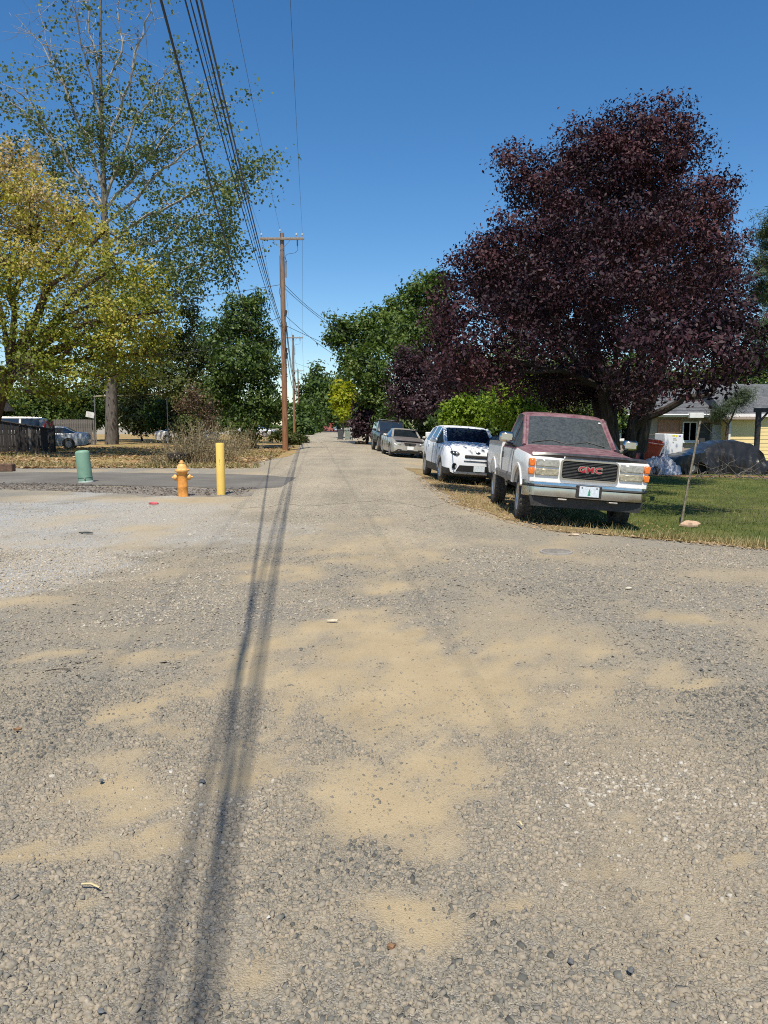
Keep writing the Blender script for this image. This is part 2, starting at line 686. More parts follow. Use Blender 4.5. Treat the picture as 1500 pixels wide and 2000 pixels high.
# asphalt drive crossing on the left
k = NT('grey_asphalt')
co = k.coord()
a = k.noise(co, .5, 6, .6)
g2 = k.noise(co, 120, 3, .7)
c1 = k.ramp(a, [(.3, (.115, .105, .093)), (.55, (.16, .148, .13)), (.75, (.21, .19, .16))])
c2 = k.ramp(g2, [(.3, (.7, .7, .7)), (.7, (1.3, 1.3, 1.3))])
M_ASPH = k.done(k.bsdf(k.mix(1.0, c1, c2, 'MULTIPLY'), .9, 0, k.bump(g2, .5, .01), .2))
drive = sheet('driveway', np.linspace(-60, -2.6, 220), lambda x: float(np.interp(x, [-60, -10, -6, -3.4, -2.5], [19.6, 19.4, 19.0, 18.0, 18.8])),
              lambda x: float(np.interp(x, [-60, -10, -5, -2.5], [24.6, 24.4, 23.6, 22.0])), 14, .008, M_ASPH, along='x', rag=.25, seed=9,
              kind='structure', label='grey asphalt drive crossing behind the hydrant', cat='driveway')

# brown debris of bark and grit between the pale gravel and the drive
k = NT('bark_grit')
co = k.coord()
g1 = k.noise(co, 22, 6, .75)
c1 = k.ramp(g1, [(.3, (.14, .12, .097)), (.5, (.25, .222, .186)), (.62, (.33, .30, .257)), (.8, (.44, .41, .36))])
M_GRIT = k.done(k.bsdf(c1, .95, 0, k.bump(g1, .8, .04), .1))
sheet('grit_strip', np.linspace(-40, -2.9, 200), lambda x: float(np.interp(x, [-40, -9, -4.5, -2.9], [18.3, 18.1, 16.35, 16.7])),
      lambda x: float(np.interp(x, [-40, -10, -6, -3.4, -2.9], [19.5, 19.3, 18.9, 17.9, 17.2])), 10, .004, M_GRIT, along='x', rag=.5, seed=13,
      kind='structure', label='strip of brown bark and grit in front of the asphalt drive', cat='verge')

# dry leaf-strewn yard on the left
k = NT('dry_yard')
co = k.coord()
a = k.noise(co, .45, 6, .65)
g1 = k.noise(co, 9, 6, .75)
c1 = k.ramp(a, [(.30, (.30, .19, .09)), (.42, (.42, .28, .14)), (.55, (.33, .27, .12)), (.68, (.19, .20, .07))])
c2 = k.ramp(g1, [(.3, (.45, .42, .4)), (.6, (1.15, 1.1, 1.05))])
M_YARD = k.done(k.bsdf(k.mix(1.0, c1, c2, 'MULTIPLY'), .95, 0, k.bump(g1, .9, .06), .1))
sheet('yard', graded(28, 110, .25, 1.02, 3), lambda y: -90, lambda y: road_l(y) - .35 - .5 * math.exp(-((y - 28) / 6) ** 2) * 3, 80, .006, M_YARD, rag=.35, seed=17,
      kind='structure', label='dry yard strewn with fallen leaves left of the lane', cat='yard')

# dry verge under the pickup and green lawn on the right
k = NT('dry_verge')
co = k.coord()
a = k.noise(co, 1.1, 6, .65)
g1 = k.noise(co, 26, 6, .75)
c1 = k.ramp(a, [(.3, (.20, .145, .085)), (.5, (.31, .235, .13)), (.7, (.38, .30, .17))])
c2 = k.ramp(g1, [(.3, (.5, .48, .46)), (.6, (1.15, 1.12, 1.05))])
M_VERGE = k.done(k.bsdf(k.mix(1.0, c1, c2, 'MULTIPLY'), .95, 0, k.bump(g1, .9, .04), .1))
sheet('dry_verge', graded(7.6, 27, .08, 1.01, .6), lambda y: float(edge_x(y)), lambda y: float(edge_x(y)) + 4.5, 40, .005, M_VERGE, rag=.16, seed=23,
      kind='structure', label='strip of dry leaves and straw along the right edge of the gravel', cat='verge')
k = NT('lawn')
co = k.coord()
a = k.noise(co, .8, 6, .65)
g1 = k.noise(co, 45, 5, .75)
c1 = k.ramp(a, [(.3, (.085, .115, .032)), (.5, (.125, .15, .045)), (.68, (.22, .21, .075)), (.8, (.33, .26, .12))])
c2 = k.ramp(g1, [(.3, (.55, .55, .5)), (.65, (1.3, 1.3, 1.2))])
M_LAWN = k.done(k.bsdf(k.mix(1.0, c1, c2, 'MULTIPLY'), .95, 0, k.bump(g1, .9, .05), .1))


def lawn_x(y):
    return float(edge_x(y)) + float(np.interp(y, [8, 9.5, 10.5, 12, 14, 18, 24, 30], [1.6, 1.5, 1.0, 1.15, 1.8, 3.2, 4.0, 4.2]))


sheet('lawn', graded(7.9, 60, .08, 1.012, .8), lawn_x, lambda y: 45.0, 60, .012, M_LAWN, rag=.28, seed=31, kind='structure',
      label='green lawn in front of the houses on the right', cat='lawn')
# bare soil in front of the covered car
sheet('soil_bed', np.linspace(9.2, 16, 60), lambda x: 25.2, lambda x: 26.2, 6, .02, plain('soil', (.28, .15, .085), .95, var=.4, scale=8, bump=.6), along='x', rag=.3, seed=37,
      kind='structure', label='reddish bare soil in front of the covered car', cat='soil')

# ---- loose stones lying on the lot
k = NT('stones')
t = k.attr('tint')
co = k.coord()
n1 = k.noise(co, 90, 4, .7)
c1 = k.ramp(t, [(0, (.10, .10, .092)), (.1, (.17, .165, .147)), (.28, (.24, .218, .18)), (.55, (.295, .257, .203)), (.78, (.325, .28, .215)), (.92, (.36, .313, .247)), (1, (.46, .435, .385))])
c1 = k.mix(.7, c1, k.ramp(n1, [(.3, (.72, .7, .66)), (.7, (1.25, 1.22, 1.16))]), 'MULTIPLY')
M_STONE = k.done(k.bsdf(c1, .9, 0, k.bump(n1, .5, .004), .2))


def scatter(n, y0, y1, margin, gamma=1.0):
    """random points over the lot, between two distances and a margin beside the view"""
    u = rng.random(n)
    y = np.sqrt(y0 * y0 + u * (y1 * y1 - y0 * y0))
    x = (rng.random(n) * 2 - 1) * (.56 * y + margin)
    return x, y


def stone_field(n, y0, y1, smin, smax, hard, dens=1.0):
    x, y = scatter(n, y0, y1, .9)
    d = dirt_mask(x, y)
    p = pale_mask(x, y)
    patch = vnoise(x, y, 1.1, 91, 4)
    keep = rng.random(n) < dens * np.clip((1.0 - d) ** 1.2, .10, 1) * np.clip(.35 + patch * 1.3, .3, 1)
    keep &= x < edge_x(y) + .25
    keep &= ~((y > 15.2) & (x < -2.9))
    x, y, d, p = x[keep], y[keep], d[keep], p[keep]
    n = len(x)
    s = smin + (smax - smin) * rng.random(n) ** 2.6
    big = rng.random(n) < .012
    s[big] *= 1.5
    s *= np.where(d > .5, .65, 1.0)
    cl = vnoise(x, y, 1.0, 131, 4)
    tint = np.clip(rng.beta(2.0, 2.0, n) * .9 + (cl - .5) * .7 + .02, 0, 1)
    tint = np.where(p > rng.random(n), np.clip(.78 + .22 * rng.random(n), 0, 1), tint)
    return x, y, s, tint


def road_lx(y):
    return np.interp(y, LY, LXL)


def stones_mesh(x, y, s, tint, hard):
    n = len(x)
    if hard == 'tiny':
        base = np.array([[1, 0, -.25], [-.5, .87, -.25], [-.5, -.87, -.25], [0, 0, .7]], float) * .5
        faces = np.array([(0, 1, 3), (1, 2, 3), (2, 0, 3)])
    elif hard:
        base = np.array([[sx, sy, sz] for sx in (-1, 1) for sy in (-1, 1) for sz in (-1, 1)], float) * .5
        faces = np.array([(0, 1, 3, 2), (4, 6, 7, 5), (0, 4, 5, 1), (2, 3, 7, 6), (1, 5, 7, 3)])
    else:
        base = np.array([[1, 0, -.3], [0, 1, -.3], [-1, 0, -.3], [0, -1, -.3], [.3, .15, .75], [-.3, -.1, .7]], float) * .55
        faces = np.array([(0, 1, 4), (1, 2, 5), (1, 5, 4), (2, 3, 5), (3, 0, 4), (3, 4, 5)])
    nb = len(base)
    P = base[None] + (rng.random((n, nb, 3)) - .5) * (.46 if hard is True else .4)
    if hard is True:
        top = P[:, :, 2] > 0
        P[:, :, 0] *= np.where(top, .86, 1.0)
        P[:, :, 1] *= np.where(top, .86, 1.0)
    sc = np.stack([.8 + .75 * rng.random(n), .55 + .4 * rng.random(n), .45 + .5 * rng.random(n)], 1)
    P *= sc[:, None, :] * s[:, None, None]
    # tilt then turn
    ax = (rng.random(n) - .5) * .9
    ca, sa = np.cos(ax)[:, None], np.sin(ax)[:, None]
    yy = P[:, :, 1] * ca - P[:, :, 2] * sa
    zz = P[:, :, 1] * sa + P[:, :, 2] * ca
    th = rng.random(n) * 6.283
    ct, stt = np.cos(th)[:, None], np.sin(th)[:, None]
    xx = P[:, :, 0] * ct - yy * stt
    y2 = P[:, :, 0] * stt + yy * ct
    gz = tz(x, y) + (vnoise(x, y, 1.3, 5, 3) - .5) * .025
    zoff = s * (.06 + .24 * rng.random(n))
    V = np.stack([xx + x[:, None], y2 + y[:, None], zz + (gz + zoff)[:, None]], 2).reshape(-1, 3)
    F = (faces[None] + (np.arange(n) * nb)[:, None, None]).reshape(-1, faces.shape[1])
    return V, F, np.repeat(tint, len(faces))


def gravel(name, tiers, label):
    for q, (tiers_, nm) in enumerate(tiers):
        VV, FF, TT, o_ = [], [], [], 0
        for (n, y0, y1, a, b, hard) in tiers_:
            x, y, s, t_ = stone_field(n, y0, y1, a, b, hard)
            V, F, T = stones_mesh(x, y, s, t_, hard)
            VV.append(V); FF.append(F + o_); TT.append(T); o_ += len(V)
        np_mesh(name, np.concatenate(VV), np.concatenate(FF), M_STONE, attrs={'tint': ('FACE', np.concatenate(TT))}, kind='stuff', label=nm, cat='gravel')


gravel('gravel', [([(125000, 1.2, 4.4, .0065, .0185, True)], 'loose angular gravel lying over the near lot'),
                  ([(130000, 1.2, 5.0, .004, .010, 'tiny'), (55000, 5.0, 9.5, .006, .014, 'tiny')], 'fine grit between the stones of the lot'),
                  ([(100000, 4.4, 9.5, .010, .029, False), (50000, 9.5, 19, .012, .03, False)], 'loose gravel lying over the farther part of the lot')], None)


# ---- grass blades and fallen leaves
def blades(name, x, y, h, w, tint, mat, lean=.6, z=.0, **kw):
    n = len(x)
    th = rng.random(n) * 6.283
    dx, dy = np.cos(th), np.sin(th)
    lx = (rng.random(n) - .5) * 2 * lean * h
    ly = (rng.random(n) - .5) * 2 * lean * h
    gz = tz(x, y) + z
    a = np.stack([x - dx * w, y - dy * w, gz], 1)
    b = np.stack([x + dx * w, y + dy * w, gz], 1)
    c = np.stack([x + lx, y + ly, gz + h], 1)
    V = np.stack([a, b, c], 1).reshape(-1, 3)
    F = np.arange(3 * n).reshape(-1, 3)
    return np_mesh(name, V, F, mat, attrs={'tint': ('FACE', tint)}, **kw)


M_GRASS = leafmat('grass_blades', [(0, (.075, .105, .024)), (.45, (.135, .165, .043)), (.8, (.24, .23, .075)), (1, (.38, .31, .14))], trans=.3)
M_STRAW = leafmat('straw_blades', [(0, (.13, .14, .035)), (.3, (.24, .20, .075)), (.7, (.40, .31, .14)), (1, (.52, .42, .22))], trans=.25)
M_LITTER = leafmat('fallen_leaves', [(0, (.14, .08, .04)), (.4, (.31, .19, .09)), (.75, (.43, .295, .15)), (1, (.56, .44, .27))], trans=.1)
n = 90000
y = 8.6 + (27 - 8.6) * rng.random(n) ** 1.3
x = 2.0 + rng.random(n) * 14
ok = (x > np.array([lawn_x(t) for t in y]) + (rng.random(n) - .35) * 1.0) & (x < .58 * y + 1.5)
x, y = x[ok], y[ok]
n = len(x)
tt = np.clip(vnoise(x, y, .7, 44, 4) * .9 + (rng.random(n) - .5) * .5, 0, 1)
blades('grass', x, y, .03 + .045 * rng.random(n), .004 + .004 * rng.random(n), tt, M_GRASS, .7, kind='stuff', label='short green grass of the lawn', cat='grass')
n = 26000
y = 8.0 + 14 * rng.random(n) ** 1.8
d = rng.random(n)
x = edge_x(y) + .05 + d * 2.2
den = vnoise(x, y, 1.8, 61, 4)
ok = (rng.random(n) < np.where(y < 10.8, .95, .16) * sstep(.3, .55, den)) & (x < .6 * y + 1)
x, y = x[ok], y[ok]
n = len(x)
blades('straw_grass', x, y, .05 + .12 * rng.random(n) ** 1.5, .004 + .004 * rng.random(n), np.clip(rng.random(n) * .7 + vnoise(x, y, 1.2, 5, 3) * .5, 0, 1), M_STRAW, .8,
       kind='stuff', label='dry yellow grass along the edge of the lawn', cat='grass')


def litter(name, x, y, s, tint, mat, **kw):
    n = len(x)
    th = rng.random(n) * 6.283
    gz = tz(x, y) + .012
    c, sn = np.cos(th) * s, np.sin(th) * s
    rz = rng.random((n, 4)) * s[:, None] * .7
    q = []
    for i, (u, v) in enumerate(((1, 0), (0, .55), (-1, 0), (0, -.55))):
        q.append(np.stack([x + c * u - sn * v, y + sn * u + c * v, gz + rz[:, i]], 1))
    V = np.stack(q, 1).reshape(-1, 3)
    return np_mesh(name, V, np.arange(4 * n).reshape(-1, 4), mat, attrs={'tint': ('FACE', tint)}, **kw)


n = 9000
y = 9 + 13 * rng.random(n) ** 1.2
x = edge_x(y) - .25 + rng.random(n) ** 1.3 * 3.0
litter('leaf_litter', x, y, .008 + .022 * rng.random(n) ** 1.6, .35 + .65 * rng.random(n), M_LITTER, kind='stuff', label='fallen dry leaves around the pickup wheels', cat='leaves')
n = 16000
y = 26.5 + 24 * rng.random(n) ** 1.3
x = -4.8 - .05 * (y - 28) - rng.random(n) * (.58 * y - 3)
ok = rng.random(n) < sstep(.35, .6, vnoise(x, y, .35, 73, 4)) + .15
x, y = x[ok], y[ok]
n = len(x)
litter('leaf_litter', x, y, .05 + .07 * rng.random(n), rng.random(n), M_LITTER, kind='stuff', label='fallen orange and tan leaves over the left yard', cat='leaves')
n = 30000
y = 26.8 + 24 * rng.random(n) ** 1.4
x = -4.6 - .06 * (y - 28) - rng.random(n) * (.58 * y - 3)
ok = rng.random(n) < sstep(.45, .62, vnoise(x, y, .3, 83, 4)) + .5 * np.exp(-((y - 27.5) / 1.0) ** 2)
x, y = x[ok], y[ok]
n = len(x)
blades('yard_grass', x, y, .06 + .2 * rng.random(n) ** 2, .012 + .012 * rng.random(n), np.clip(rng.random(n) * .9, 0, 1), M_STRAW, .7,
       kind='stuff', label='thin dry grass growing over the left yard', cat='grass')
n = 5000
x = -3.2 - rng.random(n) * 10
y = np.interp(x, [-13, -9, -4.5, -3], [18.2, 18.0, 16.3, 16.6]) + rng.random(n) * 1.9
litter('bark_chips', x, y, .012 + .03 * rng.random(n) ** 2, rng.random(n) * .8, leafmat('bark_chips', [(0, (.05, .035, .025)), (.5, (.14, .105, .075)), (1, (.42, .37, .30))], trans=0),
       kind='stuff', label='brown bark chips in front of the asphalt drive', cat='bark')

# ------------------------------------------------------------------ trees and shrubs
def unit(a):
    return a / np.maximum(np.linalg.norm(a, axis=-1, keepdims=True), 1e-9)


def leaves(P, out, size, aspect, r, ow=.6, uw=.5, rw=1.0, fold=.12, droop=.0):
    """leaf quads at P, facing partly outward and up"""
    n = len(P)
    nr = unit(out * ow + np.array([0, 0, uw]) + r.normal(0, 1, (n, 3)) * rw * .6)
    d = unit(np.cross(nr, unit(r.normal(0, 1, (n, 3)))))
    d = unit(d + np.array([0, 0, -droop]))
    b = unit(np.cross(nr, d))
    nr = np.cross(d, b)
    s = size[:, None]
    q0 = P - d * s * .5
    q2 = P + d * s * .5
    q1 = P - d * s * .02 + b * s * aspect * .5 + nr * s * fold
    q3 = P - d * s * .02 - b * s * aspect * .5 + nr * s * fold
    V = np.stack([q0, q1, q2, q3], 1).reshape(-1, 3)
    F = np.arange(4 * n).reshape(-1, 4)
    return V, F


def wob(a, b, n, amp, r, sag=0.0):
    a = Vector(a); b = Vector(b)
    L = (b - a).length
    pts = []
    off = Vector((0, 0, 0))
    for i in range(n + 1):
        t = i / n
        if 0 < i < n:
            off = off * .6 + Vector(r.normal(0, 1, 3)) * amp * L / n
        p = a.lerp(b, t) + off * math.sin(math.pi * min(t, .999)) + Vector((0, 0, sag * L * math.sin(math.pi * t)))
        pts.append(p)
    return pts


def lob(px, py, Y, rx, ry, depth=None):
    c = W(px, py, Y)
    sx = rx * Y / FPX
    sz = ry * Y / FPX
    return (c.x, c.y, c.z, sx, depth if depth else (sx + sz) / 2, sz)


def clump_points(lobes, n, r, shell=.45, low=None):
    vol = np.array([(l[3] * l[4] * l[5]) ** .75 for l in lobes])
    idx = r.choice(len(lobes), n, p=vol / vol.sum())
    L = np.array([l[:6] for l in lobes])[idx]
    d = unit(r.normal(0, 1, (n, 3)))
    rad = r.random(n) ** shell
    P = L[:, :3] + d * rad[:, None] * L[:, 3:6]
    out = unit(d / np.maximum(L[:, 3:6], .1))
    return P, out, idx


def tree(name, label, cat, base, r0, lobes, clumps, per, lsize, lmat, bark, seed, aspect=.6, csize=.35, fork=.35, shell=.4, flat=.7,
         twig=.3, limb_r=.35, grad=None, group=None, ow=.6, uw=.5, droop=.25, paths=None, tintamp=.55, trunks=1, lift=0.0, tz_top=None, minz=None):
    r = np.random.default_rng(seed)
    base = Vector(base)
    root = empty(name, base, label=label, cat=cat, group=group)
    cen = Vector(np.mean([l[:3] for l in lobes], axis=0))
    top = max(l[2] for l in lobes)
    # trunk
    mbt, mbl = MB(), MB()
    fz = base.z + (top - base.z) * fork
    forks = []
    for k_ in range(trunks):
        off = Vector((r.normal(0, .35), r.normal(0, .25), 0)) * (r0 * 2.5 if trunks > 1 else 0)
        fk = Vector((base.x + (cen.x - base.x) * .35 + off.x * 2.2, base.y + (cen.y - base.y) * .35 + off.y * 2, fz))
        pts = wob(base + off * .5 - Vector((0, 0, .15)), fk, 7, .12, r)
        rr = r0 * (1 if trunks == 1 else .62)
        rad = [rr * (1.35 - .35 * min(1, i / 1.5)) * (1 - .38 * i / 7) for i in range(8)]
        mbt.tube([p - base for p in pts], rad, 9)
        forks.append((fk, rr * .62))
    lobe_nodes = []
    order = sorted(range(len(lobes)), key=lambda i: lobes[i][2])
    for i in order:
        l = lobes[i]
        c = Vector(l[:3])
        src, sr = min(forks, key=lambda f: (f[0] - c).length + r.random() * .5)
        if r.random() < .5 and lobe_nodes:
            cand = [q for q in lobe_nodes if q[0].z < c.z - .2 and (q[0] - c).length < (src - c).length * .8]
            if cand:
                src, sr = min(cand, key=lambda q: (q[0] - c).length)
        lr = max(sr * (.5 + .3 * r.random()), .02)
        pts = wob(src, c, 6, .18, r, .04)
        mbl.tube([p - base for p in pts], [lr * (1 - .6 * q / 6) for q in range(7)], 6)
        lobe_nodes.append((c, lr * .5))
    if paths:
        for (pp, pr) in paths:
            mbl.tube([Vector(p) - base for p in pp], pr, 7)
    P, out, idx = clump_points(lobes, clumps, r, shell)
    if minz is not None:
        P[:, 2] = np.maximum(P[:, 2], minz + r.random(clumps) * .3)
    nt = int(clumps * twig)
    for j in range(nt):
        c, lr = lobe_nodes[order.index(idx[j])]
        e = Vector(P[j])
        a = c.lerp(e, .08)
        pts = wob(a, e, 3, .15, r)
        w0 = max(lr * .45, .012)
        mbl.tube([p - base for p in pts], [w0, w0 * .7, w0 * .45, w0 * .2], 4, caps=False)
    mbt.build('trunk', bark, root, smooth=True)
    mbl.build('branches', bark, root, smooth=True, fix=False)
    # leaves
    n = clumps * per
    ci = np.repeat(np.arange(clumps), per)
    cs = csize * (.55 + .9 * r.random(clumps))
    g = np.clip(r.normal(0, 1, (n, 3)), -1.7, 1.7) * np.array([1, 1, flat]) * .55
    LP = P[ci] + g * cs[ci][:, None]
    if minz is not None:
        LP[:, 2] = np.maximum(LP[:, 2], minz)
    cn = unit(r.normal(0, 1, (clumps, 3)))
    lo = unit(out[ci] * .9 + cn[ci] * .85 + unit(g) * .45)
    sz = lsize * (.6 + .8 * r.random(n))
    V, F = leaves(LP, lo, sz, aspect, r, ow * 1.5, uw * .8, .75, droop=droop)
    ct = r.random(clumps)
    tint = .5 + (ct[ci] - .5) * tintamp + (r.random(n) - .5) * .4
    if grad is not None:
        tint = tint + grad(LP, r)
    o = np_mesh('crown', V - np.array(base), F, lmat, root, attrs={'tint': ('FACE', np.clip(tint, 0, 1))})
    return root


M_PURPLE = leafmat('plum_leaves', [(0, (.016, .008, .012)), (.4, (.034, .015, .021)), (.7, (.062, .024, .029)), (1, (.105, .040, .044))], rough=.55, trans=.14, spec=.2)
M_PLUM2 = leafmat('dusky_plum_leaves', [(0, (.022, .013, .017)), (.5, (.05, .026, .033)), (1, (.10, .05, .055))], rough=.5, trans=.18)
M_OCHRE = leafmat('ochre_leaves', [(0, (.13, .16, .02)), (.25, (.27, .275, .03)), (.5, (.44, .38, .06)), (.78, (.47, .36, .12)), (1, (.48, .34, .2))], trans=.35)
M_POPLAR = leafmat('poplar_leaves', [(0, (.045, .075, .025)), (.5, (.11, .155, .045)), (.85, (.20, .225, .065)), (1, (.32, .28, .06))], rough=.45, trans=.3, spec=.35)
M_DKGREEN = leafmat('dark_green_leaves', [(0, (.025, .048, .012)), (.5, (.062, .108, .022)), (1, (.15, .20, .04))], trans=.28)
M_MIDGREEN = leafmat('mid_green_leaves', [(0, (.03, .06, .012)), (.5, (.085, .14, .027)), (1, (.19, .235, .055))], trans=.33)
M_OLIVE = leafmat('olive_leaves', [(0, (.035, .05, .014)), (.5, (.085, .105, .028)), (1, (.17, .175, .05))], trans=.3)
M_LIME = leafmat('lime_leaves', [(0, (.10, .17, .015)), (.5, (.19, .28, .025)), (1, (.33, .40, .05))], trans=.45)
M_YELLOW = leafmat('yellow_leaves', [(0, (.16, .22, .01)), (.5, (.30, .34, .015)), (1, (.52, .44, .02))], trans=.45)
M_DEAD = leafmat('dead_leaves', [(0, (.05, .03, .02)), (.5, (.12, .075, .05)), (1, (.22, .15, .09))], trans=.15)
M_DRYWEED = leafmat('dry_weed', [(0, (.10, .085, .04)), (.5, (.21, .175, .095)), (1, (.36, .30, .18))], trans=.2)
M_PINE = leafmat('pine_needles', [(0, (.02, .035, .015)), (.5, (.055, .08, .035)), (1, (.12, .145, .07))], trans=.15)
B_DARK = barkmat('dark_bark', (.05, .04, .034))
B_GREY = barkmat('grey_bark', (.13, .115, .10))
B_PALE = barkmat('pale_bark', (.30, .28, .24))
B_BROWN = barkmat('brown_bark', (.09, .065, .045))

# --- the big purple plum on the right
Y0 = 21.0
plum = [lob(1150, 275, 21, 55, 40), lob(1225, 255, 21, 60, 45), lob(1350, 290, 21, 45, 40), lob(1195, 765, 20.5, 70, 34), lob(1110, 768, 20.5, 55, 26), lob(1265, 765, 19, 55, 30), lob(1265, 300, 21, 85, 70), lob(1180, 330, 20.5, 75, 60), lob(1300, 235, 21.5, 55, 42), lob(1060, 370, 20, 70, 62), lob(1008, 330, 20, 45, 42),
        lob(1345, 420, 20, 72, 68), lob(1390, 385, 21, 48, 42), lob(1400, 520, 19.5, 66, 62), lob(1255, 440, 18.5, 85, 66), lob(1125, 455, 18, 85, 66),
        lob(1000, 480, 19, 68, 62), lob(930, 530, 19, 64, 52), lob(1030, 570, 17.5, 82, 60), lob(900, 610, 17, 66, 58), lob(1170, 560, 17, 78, 58),
        lob(1310, 555, 16.5, 82, 62), lob(1420, 630, 13.6, 66, 52), lob(1270, 665, 14, 78, 50), lob(1375, 690, 13.0, 72, 44), lob(1150, 665, 17.5, 80, 46),
        lob(1015, 665, 16.8, 84, 46), lob(905, 690, 16.6, 60, 50), lob(1180, 400, 23.5, 140, 110), lob(1300, 500, 24, 130, 110), lob(1040, 540, 23.5, 120, 100),
        lob(1462, 690, 13.4, 46, 44), lob(955, 735, 17, 72, 34), lob(1055, 735, 19, 76, 36), lob(1145, 730, 20, 66, 38), lob(1245, 735, 16, 60, 34),
        lob(1330, 745, 13.8, 56, 30), lob(880, 735, 18, 42, 36), lob(1430, 742, 13.6, 46, 26), lob(860, 660, 20, 40, 50), lob(1120, 600, 22, 190, 90), lob(1340, 620, 21, 120, 80)]
pbase = W(1215, 900, 21.3); pbase.z = tzf(pbase.x, 21.3)
low = [W(1238, 835, 21.0), W(1262, 815, 20.6), W(1300, 800, 20.2), W(1330, 783, 19.9), W(1336, 776, 19.8), W(1362, 775, 19.6), W(1392, 770, 19.4), W(1396, 745, 19.4), W(1390, 700, 19.2)]
lowp = (low, [.15, .12, .10, .09, .085, .075, .065, .055, .03])
tree('purple_plum_tree', 'huge dark purple leaved plum tree spreading behind the pickup', 'tree', pbase, .34, plum, 4600, 34, .097, M_PURPLE, B_DARK, 5,
     aspect=.52, csize=.34, fork=.27, shell=.27, twig=.14, droop=.5, paths=[lowp, ([W(1195, 880, 21), W(1190, 800, 21), W(1150, 700, 20.5)], [.24, .19, .12]),
     ([W(1245, 880, 21.3), W(1262, 800, 21), W(1300, 700, 20.5)], [.25, .2, .12])], trunks=3,
     grad=lambda P, r: (vnoise(P[:, 0] + P[:, 1] * .6, P[:, 2], .55, 3, 3) - .5) * .9)

# --- smaller dusky plum beyond the white crossover
tree('dusky_plum_tree', 'smaller dusky plum tree over the white crossover and gold sedan', 'tree', (W(850, 870, 42).x, 42.5, tzf(W(850, 870, 42).x, 42)), .2,
     [lob(800, 710, 41, 36, 34), lob(835, 735, 40, 46, 46), lob(790, 760, 41, 30, 38), lob(840, 790, 39, 45, 30), lob(870, 750, 40, 30, 44), lob(810, 795, 41, 40, 30), lob(785, 800, 41, 24, 24)],
     560, 24, .16, M_PLUM2, B_DARK, 15, csize=.4, fork=.35, shell=.33, trunks=2)
# dark red shrub farther on
tree('red_leaved_shrub', 'rounded dark red shrub at the right edge of the lane beside the bins', 'shrub', (W(715, 860, 60).x, 60, 0), .16,
     [lob(722, 790, 60, 28, 28), lob(712, 825, 59, 30, 28), lob(738, 820, 59, 24, 30), lob(700, 840, 58, 18, 14), lob(745, 845, 56, 20, 12)], 260, 22, .26, M_PLUM2, B_DARK, 18, csize=.5, fork=.25, minz=.15)

# --- green trees along the right of the lane
tree('green_street_tree', 'broad mid green tree with a limb reaching over the lane', 'tree', (W(735, 860, 64).x, 64, 0), .32,
     [lob(700, 660, 62, 38, 42), lob(735, 640, 63, 38, 40), lob(763, 605, 63, 26, 24), lob(755, 650, 60, 40, 40), lob(690, 710, 60, 32, 34), lob(725, 720, 58, 44, 42), lob(660, 650, 61, 18, 26),
      lob(650, 665, 61, 18, 11), lob(648, 628, 61, 7, 15), lob(675, 640, 61, 16, 16), lob(740, 770, 58, 40, 34), lob(785, 700, 60, 34, 44), lob(655, 680, 61, 14, 7)],
     620, 26, .26, M_MIDGREEN, B_GREY, 21, csize=.62, fork=.35, shell=.33, aspect=.7)
tree('green_street_tree', 'tall green tree rising between the limb-over-lane tree and the big plum', 'tree', (W(825, 860, 50).x, 50, -.1), .3,
     [lob(835, 570, 49, 36, 36), lob(800, 590, 50, 22, 40), lob(855, 560, 50, 22, 24), lob(815, 640, 48, 36, 36), lob(790, 650, 49, 22, 26), lob(850, 640, 50, 36, 40), lob(815, 680, 47, 45, 26)],
     360, 26, .22, M_MIDGREEN, B_GREY, 22, csize=.55, fork=.4, shell=.33, aspect=.7)
tree('yellow_tree', 'small bright yellow green tree standing beside the lane far off', 'tree', (W(668, 845, 84).x, 84, 0), .16,
     [lob(668, 765, 84, 18, 20), lob(662, 790, 83, 17, 18), lob(685, 765, 84, 12, 18), lob(672, 810, 82, 16, 12), lob(680, 785, 84, 12, 18)], 190, 18, .36, M_YELLOW, B_GREY, 24, csize=.55, fork=.25, minz=1.2)
for i, (px, py, Y, rr, lab) in enumerate([(622, 745, 150, 40, 'dark rounded tree closing the far end of the lane'), (662, 760, 140, 34, 'dark tree behind the yellow green tree'),
                                          (597, 815, 128, 26, 'low dark tree at the left edge of the lane far off')]):
    ls = [lob(px, py, Y, rr * .6, rr * .8), lob(px - rr * .5, py + 22, Y, rr * .5, rr * .7), lob(px + rr * .5, py + 25, Y, rr * .55, rr * .7), lob(px, py + 48, Y - 2, rr * .75, rr * .7)]
    tree('far_tree', lab, 'tree', (W(px, 830, Y).x, Y, 0), .4, ls, 240, 22, .7, M_DKGREEN, B_DARK, 30 + i, csize=1.4, fork=.3, group='trees at the end of the lane', minz=.4)
for i, (px, py, Y, rr, lab) in enumerate([(610, 822, 175, 20, 'dark shrub beyond the end of the lane'), (640, 815, 170, 24, 'grey green shrub behind the red gravel heap'), (588, 835, 105, 13, 'dark shrub beside the second power pole')]):
    ls = [lob(px, py, Y, rr, rr * .8), lob(px - rr * .7, py + 8, Y, rr * .6, rr * .6), lob(px + rr * .7, py + 8, Y, rr * .6, rr * .6)]
    tree('far_shrub', lab, 'shrub', (W(px, 830, Y).x, Y, 0), .15, ls, 110, 18, .6, M_DKGREEN if i != 1 else M_OLIVE, B_DARK, 36 + i, csize=1.1, fork=.2, minz=.2)

